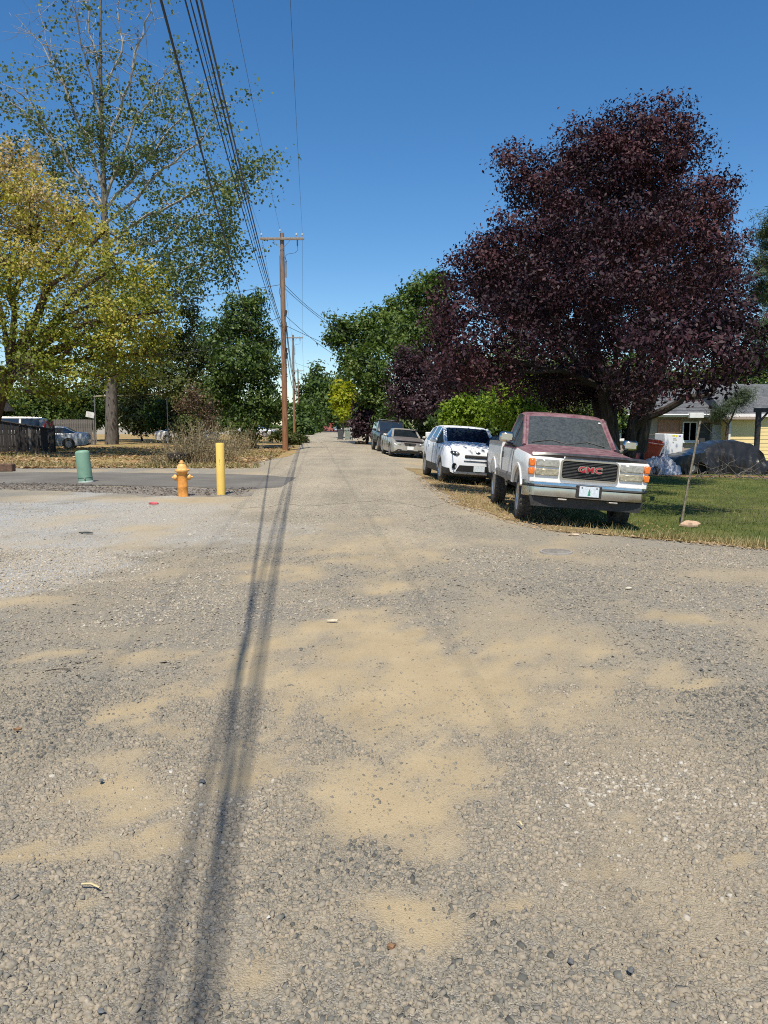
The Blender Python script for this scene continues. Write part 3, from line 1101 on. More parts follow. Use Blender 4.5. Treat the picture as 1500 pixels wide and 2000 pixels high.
# --- hedge and lime shrubs behind the crossover and the pickup
for i, (px, py, Y, rx, ry, mt, lab, ls, n) in enumerate([
        (905, 800, 29, 40, 24, M_LIME, 'bright lime leaved shrub above the white crossover', .17, 150),
        (1010, 780, 28, 55, 40, M_LIME, 'lime green feathery shrub behind the pickup cab', .13, 330),
        (1085, 775, 30, 36, 42, M_OLIVE, 'olive green shrub in the shade of the big plum', .14, 200),
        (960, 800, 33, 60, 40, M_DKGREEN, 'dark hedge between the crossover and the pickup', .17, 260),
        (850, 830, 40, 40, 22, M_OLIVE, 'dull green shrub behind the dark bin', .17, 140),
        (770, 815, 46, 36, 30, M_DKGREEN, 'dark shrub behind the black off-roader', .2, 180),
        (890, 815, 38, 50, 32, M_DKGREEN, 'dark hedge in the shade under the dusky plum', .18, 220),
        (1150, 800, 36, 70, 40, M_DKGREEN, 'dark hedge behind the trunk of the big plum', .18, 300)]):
    ls_ = [lob(px, py, Y, rx * .7, ry), lob(px - rx * .6, py + ry * .3, Y, rx * .5, ry * .7), lob(px + rx * .6, py + ry * .25, Y, rx * .5, ry * .75), lob(px, py + ry * .9, Y, rx, ry * .6)]
    gx = W(px, 850, Y).x
    tree('shrub', lab, 'shrub', (gx, Y, tzf(gx, Y)), .08, ls_, n, 20, ls, mt, B_BROWN, 50 + i, csize=.33, fork=.2, shell=.33, trunks=2, droop=.6, minz=tzf(gx, Y) + .05)

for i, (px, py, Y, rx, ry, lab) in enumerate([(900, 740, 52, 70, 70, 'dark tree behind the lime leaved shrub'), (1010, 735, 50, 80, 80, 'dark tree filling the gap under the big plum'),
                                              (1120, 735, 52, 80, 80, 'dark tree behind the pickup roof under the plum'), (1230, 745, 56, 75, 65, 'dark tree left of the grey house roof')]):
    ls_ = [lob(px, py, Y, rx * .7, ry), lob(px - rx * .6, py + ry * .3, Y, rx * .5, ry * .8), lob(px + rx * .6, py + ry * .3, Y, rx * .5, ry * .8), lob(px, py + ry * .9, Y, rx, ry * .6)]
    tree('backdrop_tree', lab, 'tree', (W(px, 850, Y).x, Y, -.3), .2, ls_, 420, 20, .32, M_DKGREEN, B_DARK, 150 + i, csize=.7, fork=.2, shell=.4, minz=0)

# --- pines at the right edge
def pine(name, label, base, lobes, clumps, per, seed, r0, size):
    return tree(name, label, 'tree', base, r0, lobes, clumps, per, size, M_PINE, B_BROWN, seed, aspect=.09, csize=.30, fork=.6, shell=.6, twig=.5, ow=1.0, uw=.2, droop=-.2)


pine('pine_tree', 'tall soft grey green pine at the right edge behind the plum', (W(1530, 860, 33).x, 33, tzf(12, 33)),
     [lob(1500, 450, 33, 35, 40), lob(1490, 510, 33, 45, 40), lob(1535, 430, 33, 40, 50), lob(1480, 570, 33, 42, 45), lob(1530, 560, 33, 55, 60), lob(1485, 640, 32, 45, 45), lob(1540, 660, 33, 60, 60), lob(1495, 700, 32, 50, 35)],
     420, 60, 61, .26, .26)
pine('small_pine', 'small dark pine bush in front of the garage', (W(1418, 880, 29).x, 29, tzf(13, 29)),
     [lob(1412, 800, 29, 22, 16), lob(1440, 785, 29, 22, 14), lob(1400, 812, 29, 14, 12), lob(1452, 770, 29, 20, 12)], 110, 46, 62, .09, .17)
tree('green_street_tree', 'green tree showing over the grey house roof', 'tree', (W(1370, 850, 56).x, 56, -.4), .3,
     [lob(1360, 735, 56, 45, 28), lob(1400, 740, 56, 40, 28), lob(1320, 745, 57, 40, 24), lob(1440, 720, 57, 50, 34)], 220, 22, .26, M_OLIVE, B_GREY, 65, csize=.7, fork=.4)
tree('green_street_tree', 'dark tree behind the yellow house at the right edge', 'tree', (W(1500, 850, 58).x, 58, -.4), .3,
     [lob(1500, 700, 58, 60, 40), lob(1560, 690, 58, 60, 50), lob(1480, 735, 57, 50, 28)], 220, 22, .3, M_DKGREEN, B_GREY, 66, csize=.8, fork=.4)

# --- left side: ochre maple, poplar, dark green clump
mb_ = W(-35, 880, 39)
ochre = [lob(25, 325, 38, 62, 55), lob(-30, 400, 38, 80, 80), lob(75, 395, 37, 60, 62), lob(145, 430, 37, 50, 50), lob(205, 450, 36.5, 42, 50), lob(230, 520, 36, 52, 52), lob(110, 520, 36, 80, 60),
         lob(20, 520, 36, 75, 75), lob(285, 560, 36, 48, 50), lob(310, 610, 36, 34, 42), lob(255, 620, 35.5, 62, 50), lob(160, 620, 35, 75, 55), lob(50, 640, 35.5, 80, 55),
         lob(215, 680, 35, 60, 45), lob(60, 715, 34, 62, 42), lob(130, 725, 34.5, 60, 35), lob(-50, 600, 36, 80, 80), lob(60, 450, 41, 110, 100), lob(180, 580, 41, 110, 90), lob(-40, 720, 36, 60, 45), lob(195, 735, 35, 30, 24), lob(290, 690, 36.5, 45, 45), lob(250, 730, 36, 55, 36), lob(60, 765, 34.5, 55, 22), lob(120, 765, 35, 48, 24), lob(320, 660, 38, 34, 40), lob(180, 690, 38, 90, 60)]


def ochre_grad(P, r):
    h = (P[:, 2] - 6) / 9.5
    return (h - .42) * .75 + (vnoise(P[:, 0], P[:, 2], .5, 9, 3) - .5) * .6


tree('ochre_maple', 'wide maple turning ochre and yellow at the left edge', 'tree', (mb_.x, 39, 0), .42, ochre, 1500, 24, .15, M_OCHRE, B_BROWN, 71, csize=.55, fork=.3, shell=.36, twig=.35,
     aspect=.75, grad=ochre_grad, paths=[([W(-30, 830, 38.5), W(20, 740, 38), W(70, 690, 37.5), W(115, 625, 37), W(190, 590, 36.5)], [.35, .28, .22, .15, .06])], droop=.3)

# poplar: bare pale leaders, sparse clusters
YP = 57.0
proot = W(218, 868, YP); proot.z = 0
pp = empty('poplar_tree', proot, label='very tall sparse poplar with pale bare top branches on the left', cat='tree')
rp = np.random.default_rng(81)
mt_, ml_ = MB(), MB()
trunk_px = [(218, 868), (218, 760), (213, 640), (208, 520), (204, 400), (200, 300), (197, 180), (196, 60), (198, -50), (196, -140)]
tp = [W(a, b, YP) for a, b in trunk_px]
tp[0].z = -.2
mt_.tube([p - proot for p in tp], [.52, .42, .37, .31, .22, .16, .12, .08, .05, .03], 10)
limbs_px = [[(203, 385), (150, 225), (98, 105), (72, 10)], [(203, 420), (120, 290), (55, 195), (-10, 150)], [(203, 400), (90, 260), (20, 200), (-50, 170)],
            [(201, 330), (232, 215), (265, 110), (292, 20), (300, -40)], [(204, 395), (262, 250), (300, 170), (330, 130)], [(206, 410), (300, 300), (365, 210), (410, 150)],
            [(207, 440), (320, 330), (400, 270), (432, 190)], [(208, 480), (290, 420), (380, 375), (475, 348), (510, 330)], [(209, 500), (300, 470), (400, 420), (470, 400)],
            [(210, 560), (310, 500), (390, 470), (455, 450)], [(212, 600), (310, 560), (390, 510), (440, 490)], [(204, 450), (130, 380), (60, 330), (-10, 300)],
            [(205, 500), (100, 430), (20, 400)], [(199, 250), (170, 130), (150, 40), (140, -40)], [(198, 200), (240, 100), (232, 20), (245, -60)], [(197, 150), (175, 60), (170, -30)],
            [(212, 620), (300, 610), (370, 560), (420, 540)], [(204, 350), (250, 330), (340, 230), (350, 120)], [(203, 300), (160, 250), (80, 90), (30, 30)]]
cl = []
for li, lp in enumerate(limbs_px):
    dy = rp.uniform(-4, 4)
    pts = [W(a, b, YP + dy * i / (len(lp) - 1)) for i, (a, b) in enumerate(lp)]
    fine = []
    for i in range(len(pts) - 1):
        for t in np.linspace(0, 1, 5)[:-1]:
            fine.append(pts[i].lerp(pts[i + 1], t) + Vector(rp.normal(0, .10, 3)))
    fine.append(pts[-1])
    n_ = len(fine)
    r0_ = .125 if li < 13 else .09
    ml_.tube([p - proot for p in fine], [r0_ * (1 - .88 * i / (n_ - 1)) for i in range(n_)], 6)
    for i in range(2, n_):
        f = i / (n_ - 1)
        for q in range(3):
            e = fine[i] + Vector((rp.normal(0, 1.3), rp.normal(0, 1.3), rp.normal(.25, .9)))
            bare = (e.z > 24.5 + rp.normal(0, 2.2)) or (e.x < -24 and e.z > 24)
            ml_.tube([fine[i] - proot, fine[i].lerp(e, .5) + Vector(rp.normal(0, .12, 3)) - proot, e - proot], [.035 * (1.3 - f), .025 * (1.3 - f), .008], 4, caps=False)
            if not bare or rp.random() < .12:
                cl.append((e, .75))
                cl.append((fine[i].lerp(e, .6), .6))
for i in range(90):     # lower drooping clusters right of the trunk
    a = W(rp.uniform(300, 450), rp.uniform(430, 560), YP + rp.uniform(-4, 3))
    if rp.random() < .75:
        cl.append((a, .8))
for i in range(110):
    cl.append((W(rp.uniform(170, 360), rp.uniform(540, 740), YP + rp.uniform(-4, 4)), 1.0))
mt_.build('trunk', B_GREY, pp, smooth=True)
ml_.build('branches', B_PALE, pp, smooth=True, fix=False)
C = np.array([c[0] for c in cl]); S = np.array([c[1] for c in cl])
per = 24
ci = np.repeat(np.arange(len(C)), per)
g = rp.normal(0, 1, (len(ci), 3)) * np.array([.6, .6, .55])
P = C[ci] + g * S[ci][:, None]
V, F = leaves(P, unit(g), .20 * (.7 + .7 * rp.random(len(P))), .85, rp, .4, .2, 1.2, .1, .5)
tint = np.clip(.42 + (rp.random(len(C))[ci] - .5) * .5 + (rp.random(len(P)) - .5) * .6, 0, 1)
np_mesh('crown', V - np.array(proot), F, M_POPLAR, pp, attrs={'tint': ('FACE', tint)})

tree('dark_green_tree', 'dense dark green tree filling the left side behind the power pole', 'tree', (W(495, 872, 50).x, 50, 0), .25,
     [lob(470, 625, 49, 36, 40), lob(500, 600, 50, 22, 30), lob(430, 660, 50, 42, 45), lob(510, 670, 50, 30, 40), lob(470, 710, 47, 58, 48), lob(525, 735, 49, 24, 40), lob(505, 790, 47, 45, 42),
      lob(440, 760, 48, 42, 45), lob(470, 820, 46.5, 50, 30), lob(530, 805, 48, 24, 36), lob(455, 585, 50, 10, 18), lob(512, 578, 50, 8, 14), lob(490, 845, 46.5, 26, 14)],
     900, 24, .2, M_DKGREEN, B_DARK, 91, csize=.5, fork=.2, shell=.33, aspect=.65, droop=.4)
tree('green_thicket_tree', 'olive green tree between the poplar and the dark green tree', 'tree', (W(375, 868, 58).x, 58, 0), .25,
     [lob(375, 620, 58, 24, 36), lob(350, 680, 58, 42, 44), lob(395, 700, 57, 40, 50), lob(330, 740, 56, 45, 40), lob(385, 770, 55, 48, 40), lob(300, 690, 60, 40, 44), lob(270, 740, 60, 45, 40)],
     620, 22, .24, M_OLIVE, B_DARK, 92, csize=.6, fork=.25, shell=.55)
for i, (px, py, Y, rx, ry, mt, lab) in enumerate([
        (280, 810, 68, 42, 30, M_OLIVE, 'dull green thicket right of the poplar trunk'), (170, 800, 70, 40, 34, M_DKGREEN, 'dark thicket behind the silver sedan'),
        (330, 815, 64, 40, 28, M_DKGREEN, 'dark thicket behind the brown dead bush'), (80, 790, 66, 60, 36, M_DKGREEN, 'dark thicket behind the minivan'), (-20, 790, 62, 60, 40, M_DKGREEN, 'dark thicket at the far left behind the fence'),
        (230, 770, 72, 60, 40, M_OLIVE, 'dull green thicket behind the poplar trunk'), (410, 800, 62, 50, 36, M_DKGREEN, 'dark thicket behind the parked white car')]):
    py -= 22
    ls_ = [lob(px, py, Y, rx * .8, ry), lob(px - rx * .6, py + ry * .5, Y, rx * .6, ry * .7), lob(px + rx * .6, py + ry * .5, Y, rx * .6, ry * .7), lob(px, py + ry * 1.1, Y - 1, rx, ry * .6), lob(px, py + 42, Y - 1, rx * .9, ry * .6)]
    tree('thicket', lab, 'shrub', (W(px, 860, Y).x, Y, 0), .12, ls_, 320, 20, .27, mt, B_DARK, 100 + i, csize=.62, fork=.2, trunks=2, minz=.1)
tree('dead_bush', 'brown dead bush above the weeds left of the dark green tree', 'shrub', (W(388, 862, 43).x, 43, 0), .06,
     [lob(380, 775, 43, 26, 28), lob(408, 805, 43, 18, 34), lob(360, 800, 43, 20, 26), lob(390, 830, 43, 34, 22)], 170, 11, .12, M_DEAD, B_BROWN, 111, csize=.5, fork=.25, trunks=3, twig=.9, minz=.1)
tree('green_bush', 'leafy green bush growing among the weeds behind the hydrant', 'shrub', (W(362, 875, 38).x, 38, 0), .05,
     [lob(362, 830, 38, 24, 22), lob(378, 838, 38, 20, 18), lob(350, 850, 38, 14, 14)], 130, 18, .14, M_OLIVE, B_BROWN, 112, csize=.28, fork=.25, trunks=3, minz=.05)
for i, (px, py, Y, rx, ry, lab) in enumerate([(572, 858, 56, 16, 10, 'low brown green bush just right of the power pole base'), (585, 855, 62, 14, 9, 'low bush at the left road edge behind the power pole'), (545, 850, 60, 18, 10, 'low bush left of the power pole base')]):
    ls_ = [lob(px, py, Y, rx, ry), lob(px - rx * .5, py + 4, Y, rx * .6, ry * .8), lob(px + rx * .5, py + 5, Y, rx * .6, ry * .7)]
    tree('low_bush', lab, 'shrub', (W(px, 862, Y).x, Y, 0), .05, ls_, 90, 18, .16, M_OLIVE, B_BROWN, 120 + i, csize=.3, fork=.25, trunks=2, minz=.05)


# dry weed clumps: fine upright stems
def weeds(label, px, py, Y, w, h, n, seed):
    r = np.random.default_rng(seed)
    c = W(px, py, Y)
    root = empty('dry_weeds', (c.x, Y, 0), label=label, cat='weeds')
    mb = MB()
    P = []
    for i in range(n):
        a = Vector((r.normal(0, w * .33), r.normal(0, w * .33), -.02))
        top = Vector((a.x * 1.5 + r.normal(0, h * .18), a.y * 1.5 + r.normal(0, h * .18), h * r.uniform(.45, 1.05)))
        mid = a.lerp(top, .5) + Vector(r.normal(0, .05, 3))
        mb.tube([a, mid, top], [.008, .006, .003], 3, caps=False)
        for q in range(14):
            f = r.uniform(.25, 1)
            P.append(a.lerp(top, f) + Vector(r.normal(0, .09, 3)))
    mb.build('stems', barkmat('dry_stem', (.26, .20, .12)), root, fix=False)
    P = np.array(P)
    P[:, 2] = np.maximum(P[:, 2], .02)
    V, F = leaves(P, unit(r.normal(0, 1, P.shape)), .07 * (.5 + r.random(len(P))), .4, r, .3, .2, 1.2)
    np_mesh('seed_heads', V, F, M_DRYWEED, root, attrs={'tint': ('FACE', r.random(len(P)))})


weeds('tall pale dry weeds left of the yellow bollard', 392, 905, 29.5, 1.45, 1.7, 220, 131)
weeds('dry weed clump right behind the orange hydrant', 365, 905, 30.5, 1.3, 1.2, 120, 132)
weeds('dry weeds directly behind the yellow bollard', 430, 905, 31, 1.2, .9, 100, 133)
weeds('brown dry weed tuft in front of the dark green tree', 470, 875, 40, 1.2, 1.3, 120, 134)
weeds('low dry weed patch left of the hydrant beside the timber', 318, 908, 28.4, .9, .4, 70, 135)

# distant wood on both sides of the view
r = np.random.default_rng(141)
n = 2400
ang = r.uniform(-1.2, 1.2, n)
rad = r.uniform(230, 330, n)
hh = r.random(n) ** .7 * (7 + 6 * vnoise(ang * 14, ang * 0, 1, 7, 3))
C = np.stack([np.sin(ang) * rad, np.cos(ang) * rad, hh], 1)
per = 12
P = np.repeat(C, per, 0) + r.normal(0, 1.6, (n * per, 3)) * np.array([1, 1, .6])
P[:, 2] = np.maximum(P[:, 2], .2)
V, F = leaves(P, unit(r.normal(0, 1, P.shape)), 1.7 * (.6 + .8 * r.random(len(P))), .7, r)
np_mesh('distant_wood', V, F, M_DKGREEN, attrs={'tint': ('FACE', np.clip(np.repeat(r.random(n), per) * .6 + .2, 0, 1))}, kind='stuff', label='distant line of trees on the horizon', cat='trees')

# ------------------------------------------------------------------ vehicles
CHROME = plain('chrome', (.62, .61, .59), .16, 1.0, var=.1, scale=5, dust=.3)
BLACKP = plain('black_plastic', (.022, .022, .022), .55, var=.3, scale=12, dust=.3, dcol=(.14, .125, .11))
RUBBER = plain('tyre_rubber', (.03, .029, .028), .85, var=.3, scale=14, dust=.75, dcol=(.15, .135, .115), bump=.4, bscale=60)
RIM = plain('alloy_rim', (.5, .5, .5), .35, .85, var=.2, scale=9, dust=.35)
UNDER = plain('underbody', (.015, .015, .015), .9, var=.3)
AMBER = plain('amber_lens', (.75, .17, .015), .25, var=.15, scale=20, spec=.6, coat=.5)
LENS = plain('clear_lens', (.42, .42, .38), .14, .35, var=.35, scale=22, spec=.8, coat=.8)
YLENS = plain('yellowed_lens', (.38, .34, .24), .22, .2, var=.4, scale=22, spec=.7, coat=.4)
REDL = plain('red_lens', (.5, .02, .025), .25, var=.2, scale=20, spec=.6, coat=.5)
WHITEP = plain('white_paint', (.80, .79, .76), .32, var=.05, scale=3, coat=.35, dust=.28, dcol=(.5, .46, .4))
MAROON = plain('faded_maroon_paint', (.13, .045, .06), .5, var=.3, scale=3, coat=.1, dust=.9, dcol=(.30, .20, .20))
GREYTRIM = plain('grey_trim', (.22, .20, .185), .5, var=.2, dust=.3)
DARKTRIM = plain('hood_guard', (.03, .028, .03), .18, var=.2, coat=.6, dust=.25, dcol=(.2, .18, .16))
GLASS_D = plain('dusty_glass', (.035, .042, .042), .18, var=.3, scale=9, spec=.6, dust=.55, dcol=(.13, .135, .125), detail=10)
GLASS_C = plain('dark_glass', (.012, .018, .022), .06, var=.2, scale=4, spec=.9, coat=.6)
GLASS_S = plain('clean_glass', (.008, .016, .03), .05, var=.2, scale=4, spec=.5, coat=.2)
PLATE = plain('plate_blank', (.62, .68, .72), .4, var=.18, scale=30)
PLATE_W = plain('plate_white', (.75, .76, .76), .4, var=.12, scale=30)
GREENMARK = plain('plate_green', (.03, .30, .17), .4, var=.1)
REDMARK = plain('badge_red', (.42, .02, .035), .3, var=.15, coat=.5)


def half_section(st):
    y, zb, zs, zt, wb, wt = st
    h = zs - zb
    return [(0, zb), (wb * .80, zb), (wb * .955, zb + .05), (wb * .995, zb + h * .30), (wb, zb + h * .62), (wb * .985, zs - .06 * min(1, h)), (wb * .955, zs), (wt, zt - .055), (wt * .90, zt - .018), (wt * .5, zt - .003), (0, zt)]


def loft_body(stations, matf):
    """closed body lofted through cross-sections; matf(i, j) -> material index of the face between stations i and i+1 in row j"""
    rings = []
    for st in stations:
        hs = half_section(st)
        right = [(x, st[0], z) for x, z in hs]
        left = [(-x, st[0], z) for x, z in hs[1:-1]][::-1]
        rings.append(right + left)
    n = len(rings[0])
    M = len(half_section(stations[0]))
    v, f, m = [], [], []
    for rg in rings: v += rg
    for i in range(len(rings) - 1):
        for j in range(n):
            j2 = (j + 1) % n
            row = j if j < M - 1 else 2 * (M - 1) - 1 - j
            f.append((i * n + j, i * n + j2, (i + 1) * n + j2, (i + 1) * n + j))
            m.append(matf(i, row))
    f.append(tuple(range(n))); m.append(matf(-1, -1))
    f.append(tuple(range((len(rings) - 1) * n, len(rings) * n))[::-1]); m.append(matf(-2, -1))
    return v, f, m


def cut_and_split(v, f, m, arches, mats, parent, names, smooth_angle=38):
    """cut wheel arches out of a lofted body, then hand each material island back as its own part"""
    me = bpy.data.meshes.new('tmp')
    me.from_pydata(v, [], f)
    for mt in mats: me.materials.append(mt)
    me.polygons.foreach_set('material_index', m)
    bm = bmesh.new(); bm.from_mesh(me); bmesh.ops.recalc_face_normals(bm, faces=bm.faces); bm.to_mesh(me); bm.free()
    o = bpy.data.objects.new('tmp', me)
    COL.objects.link(o)
    cutters = []
    for (y, z, r, x0, x1) in arches:
        mb = MB()
        mb.lathe([(r, x0), (r, x1)], 28, (0, y, z), Matrix.Rotation(R(90), 3, 'Y'))
        c = mb.build('tmpc', UNDER)
        c.data.materials.clear()
        cutters.append(c)
        md = o.modifiers.new('b', 'BOOLEAN')
        md.operation = 'DIFFERENCE'; md.solver = 'EXACT'; md.object = c
        md.material_mode = 'INDEX'
    dg = bpy.context.evaluated_depsgraph_get()
    dg.update()
    ev = bpy.data.meshes.new_from_object(o.evaluated_get(dg))
    bpy.data.objects.remove(o)
    for c in cutters: bpy.data.objects.remove(c)
    out = []
    bm = bmesh.new(); bm.from_mesh(ev)
    bm.faces.ensure_lookup_table()
    groups = {}
    for idx in range(len(mats)):
        fs = [fc for fc in bm.faces if fc.material_index == idx]
        if not fs: continue
        nm = names[idx]
        if nm in ('body', 'upper_body', 'roof'):
            islands = [fs]
        else:
            left = set(fs); islands = []
            while left:
                stack = [left.pop()]; isl = [stack[0]]
                while stack:
                    fc = stack.pop()
                    for e in fc.edges:
                        for g in e.link_faces:
                            if g in left:
                                left.remove(g); stack.append(g); isl.append(g)
                islands.append(isl)
        for isl in islands:
            vm, vv, ff = {}, [], []
            for fc in isl:
                q = []
                for vt in fc.verts:
                    if vt.index not in vm:
                        vm[vt.index] = len(vv); vv.append(tuple(vt.co))
                    q.append(vm[vt.index])
                ff.append(q)
            mb = MB(); mb.add(vv, ff)
            nm2 = nm
            if nm == 'window':
                c = np.mean(np.array(vv), axis=0)
                nm2 = 'side_window' if abs(c[0]) > .25 else ('windshield' if c[1] < CUT['mid'] else 'rear_window')
            me2 = bpy.data.meshes.new(nm2)
            me2.from_pydata(mb.v, [], mb.f)
            ob = finish(nm2, me2, mats[idx], parent, True, smooth_angle)
            out.append(ob)
    bm.free()
    return out


CUT = {'mid': 1.0}


def make_wheel(parent, x, y, r, w, side, spokes=5, rim=None, rr=.62, turn=0.0, tread=True):
    rot = Matrix.Rotation(turn, 3, 'Z') @ Matrix.Rotation(R(90) * side, 3, 'Y')
    mb = MB()
    h = w / 2
    prof = [(r * rr, -h * .85), (r * .80, -h), (r * .95, -h * .92), (r, -h * .62), (r, -h * .2), (r * .985, -h * .17), (r * .985, h * .17), (r, h * .2), (r, h * .62), (r * .95, h * .92), (r * .80, h), (r * rr, h * .85)]
    mb.lathe(prof, 28, (x, y, r), rot, close=True)
    if tread:
        for k_ in range(26):
            a = 2 * math.pi * k_ / 26
            for s_ in (-1, 1):
                c = rot @ Vector((math.cos(a + s_ * .06) * r * 1.004, math.sin(a + s_ * .06) * r * 1.004, s_ * h * .5))
                mb.box(c + Vector((x, y, r)), (r * .05, r * .12, h * .7), rot @ Matrix.Rotation(a + s_ * .06, 3, 'Z'))
    t = mb.build('wheel', RUBBER, parent, smooth=True)
    mr = MB()
    mr.lathe([(r * rr * 1.02, h * .80), (r * rr * .97, h * .92), (r * rr * .88, h * .72), (r * rr * .86, h * .15), (.01, h * .1)], 24, (x, y, r), rot)
    for k_ in range(spokes):
        a = 2 * math.pi * k_ / spokes
        c = rot @ Vector((math.cos(a) * r * rr * .5, math.sin(a) * r * rr * .5, h * .55))
        mr.box(c + Vector((x, y, r)), (r * rr * .92, r * rr * .24, h * .22), rot @ Matrix.Rotation(a, 3, 'Z'), bev=.008)
    mr.lathe([(r * rr * .30, h * .3), (r * rr * .28, h * .72), (r * rr * .16, h * .82), (.005, h * .84)], 14, (x, y, r), rot)
    mr.build('rim', rim or RIM, t, smooth=True)
    return t


def oriented(name, label, cat, x, y, yaw, track, wb, group=None):
    """an Empty at the middle of the front axle, tilted so that all wheels meet the terrain"""
    c, s = math.cos(yaw), math.sin(yaw)
    def gz(lx, ly): return tzf(x + c * lx - s * ly, y + s * lx + c * ly)
    zl, zr = gz(-track / 2, 0), gz(track / 2, 0)
    zb = (gz(-track / 2, wb) + gz(track / 2, wb)) / 2
    roll = math.atan2(zl - zr, track)
    pit = math.atan2(zb - (zl + zr) / 2, wb)
    e = empty(name, (x, y, (zl + zr) / 2 + .008), label=label, cat=cat, group=group)
    e.rotation_euler = (Matrix.Rotation(yaw, 3, 'Z') @ Matrix.Rotation(pit, 3, 'X') @ Matrix.Rotation(roll, 3, 'Y')).to_euler()
    return e


def interp_section(stations, y):
    ysn = [s_[0] for s_ in stations]
    return tuple([y] + [float(np.interp(y, ysn, [s_[q] for s_ in stations])) for q in range(1, 6)])


def seam(parent, stations, y, rows=(2, 6), name='door_seam', slant=0.0, mat=None, sides=(-1, 1)):
    for s_ in sides:
        hs = half_section(interp_section(stations, y))
        pts = []
        for q in range(rows[0], rows[1] + 1):
            xx, zz = hs[q]
            pts.append((s_ * (xx + .002), y + slant * (zz - hs[rows[0]][1]), zz))
        MB().tube(pts, .006, 4).build(name, mat or UNDER, parent)


# ---- maroon over white pickup
TX, TY = 3.17, 12.6
pk = oriented('pickup_truck', 'faded maroon over white pickup parked on the verge facing the camera', 'pickup truck', TX, TY, R(-.6), 1.62, 2.98)
ST = [(-.90, .60, 1.085, 1.115, .945, .80), (-.84, .58, 1.115, 1.155, .965, .82), (-.5, .56, 1.14, 1.195, .97, .84), (0, .56, 1.165, 1.235, .972, .845), (.42, .55, 1.195, 1.27, .972, .84), (.50, .55, 1.20, 1.285, .972, .82),
      (1.10, .54, 1.215, 1.80, .97, .72), (1.20, .54, 1.215, 1.855, .97, .715), (1.55, .54, 1.215, 1.885, .97, .715), (1.74, .54, 1.215, 1.88, .97, .715), (1.86, .54, 1.215, 1.865, .97, .715), (1.94, .54, 1.215, 1.81, .97, .715), (2.03, .55, 1.20, 1.30, .965, .80)]


def tm(i, j):
    if i in (-1, -2): return 0
    if j <= 1: return 3
    if j == 2: return 2 if i >= 2 else 0
    if j <= 4: return 0
    if j == 5: return 0 if i < 4 else 1
    if j == 6: return 4 if 5 <= i <= 8 else 1
    if j in (7, 8, 9):
        if i == 5 and j >= 8: return 4
        if i == 11 and j >= 8: return 4
    return 1


CUT['mid'] = 1.5
v, f, m = loft_body(ST, tm)
cut_and_split(v, f, m, [(0, .43, .47, .55, 1.2), (0, .43, .47, -1.2, -.55)], [WHITEP, MAROON, GREYTRIM, UNDER, GLASS_D], pk, ['body', 'upper_body', 'lower_trim', 'underbody', 'window'])
# bed
bed = MB()
bz0, bz1, by0, by1 = .56, 1.27, 2.06, 3.92
prof = [(.80, bz0), (.93, bz0 + .05), (.968, bz0 + .25), (.972, bz0 + .46), (.96, bz1 - .06), (.945, bz1), (.86, bz1), (.85, bz1 - .5)]
for s_ in (-1, 1):
    bed.prism([(s_ * a, b) for a, b in prof], by0, by1)
bed.box((0, by1 - .04, .9), (1.70, .07, .70))
bed.box((0, by0 + .03, .9), (1.70, .05, .70))
bed.box((0, 3.0, .74), (1.70, 1.8, .06))
bv, bf = bed.v, bed.f
me = bpy.data.meshes.new('bed'); me.from_pydata(bv, [], bf)
bo = finish('bed', me, WHITEP, pk, False)
cme = MB().lathe([(.47, -1.2), (.47, 1.2)], 28, (0, 2.98, .43), Matrix.Rotation(R(90), 3, 'Y')).build('tmpc', UNDER)
md = bo.modifiers.new('b', 'BOOLEAN'); md.object = cme; md.solver = 'EXACT'; md.operation = 'DIFFERENCE'
dg = bpy.context.evaluated_depsgraph_get(); dg.update()
nm = bpy.data.meshes.new_from_object(bo.evaluated_get(dg))
bo.modifiers.clear(); bo.data = nm
bpy.data.objects.remove(cme)
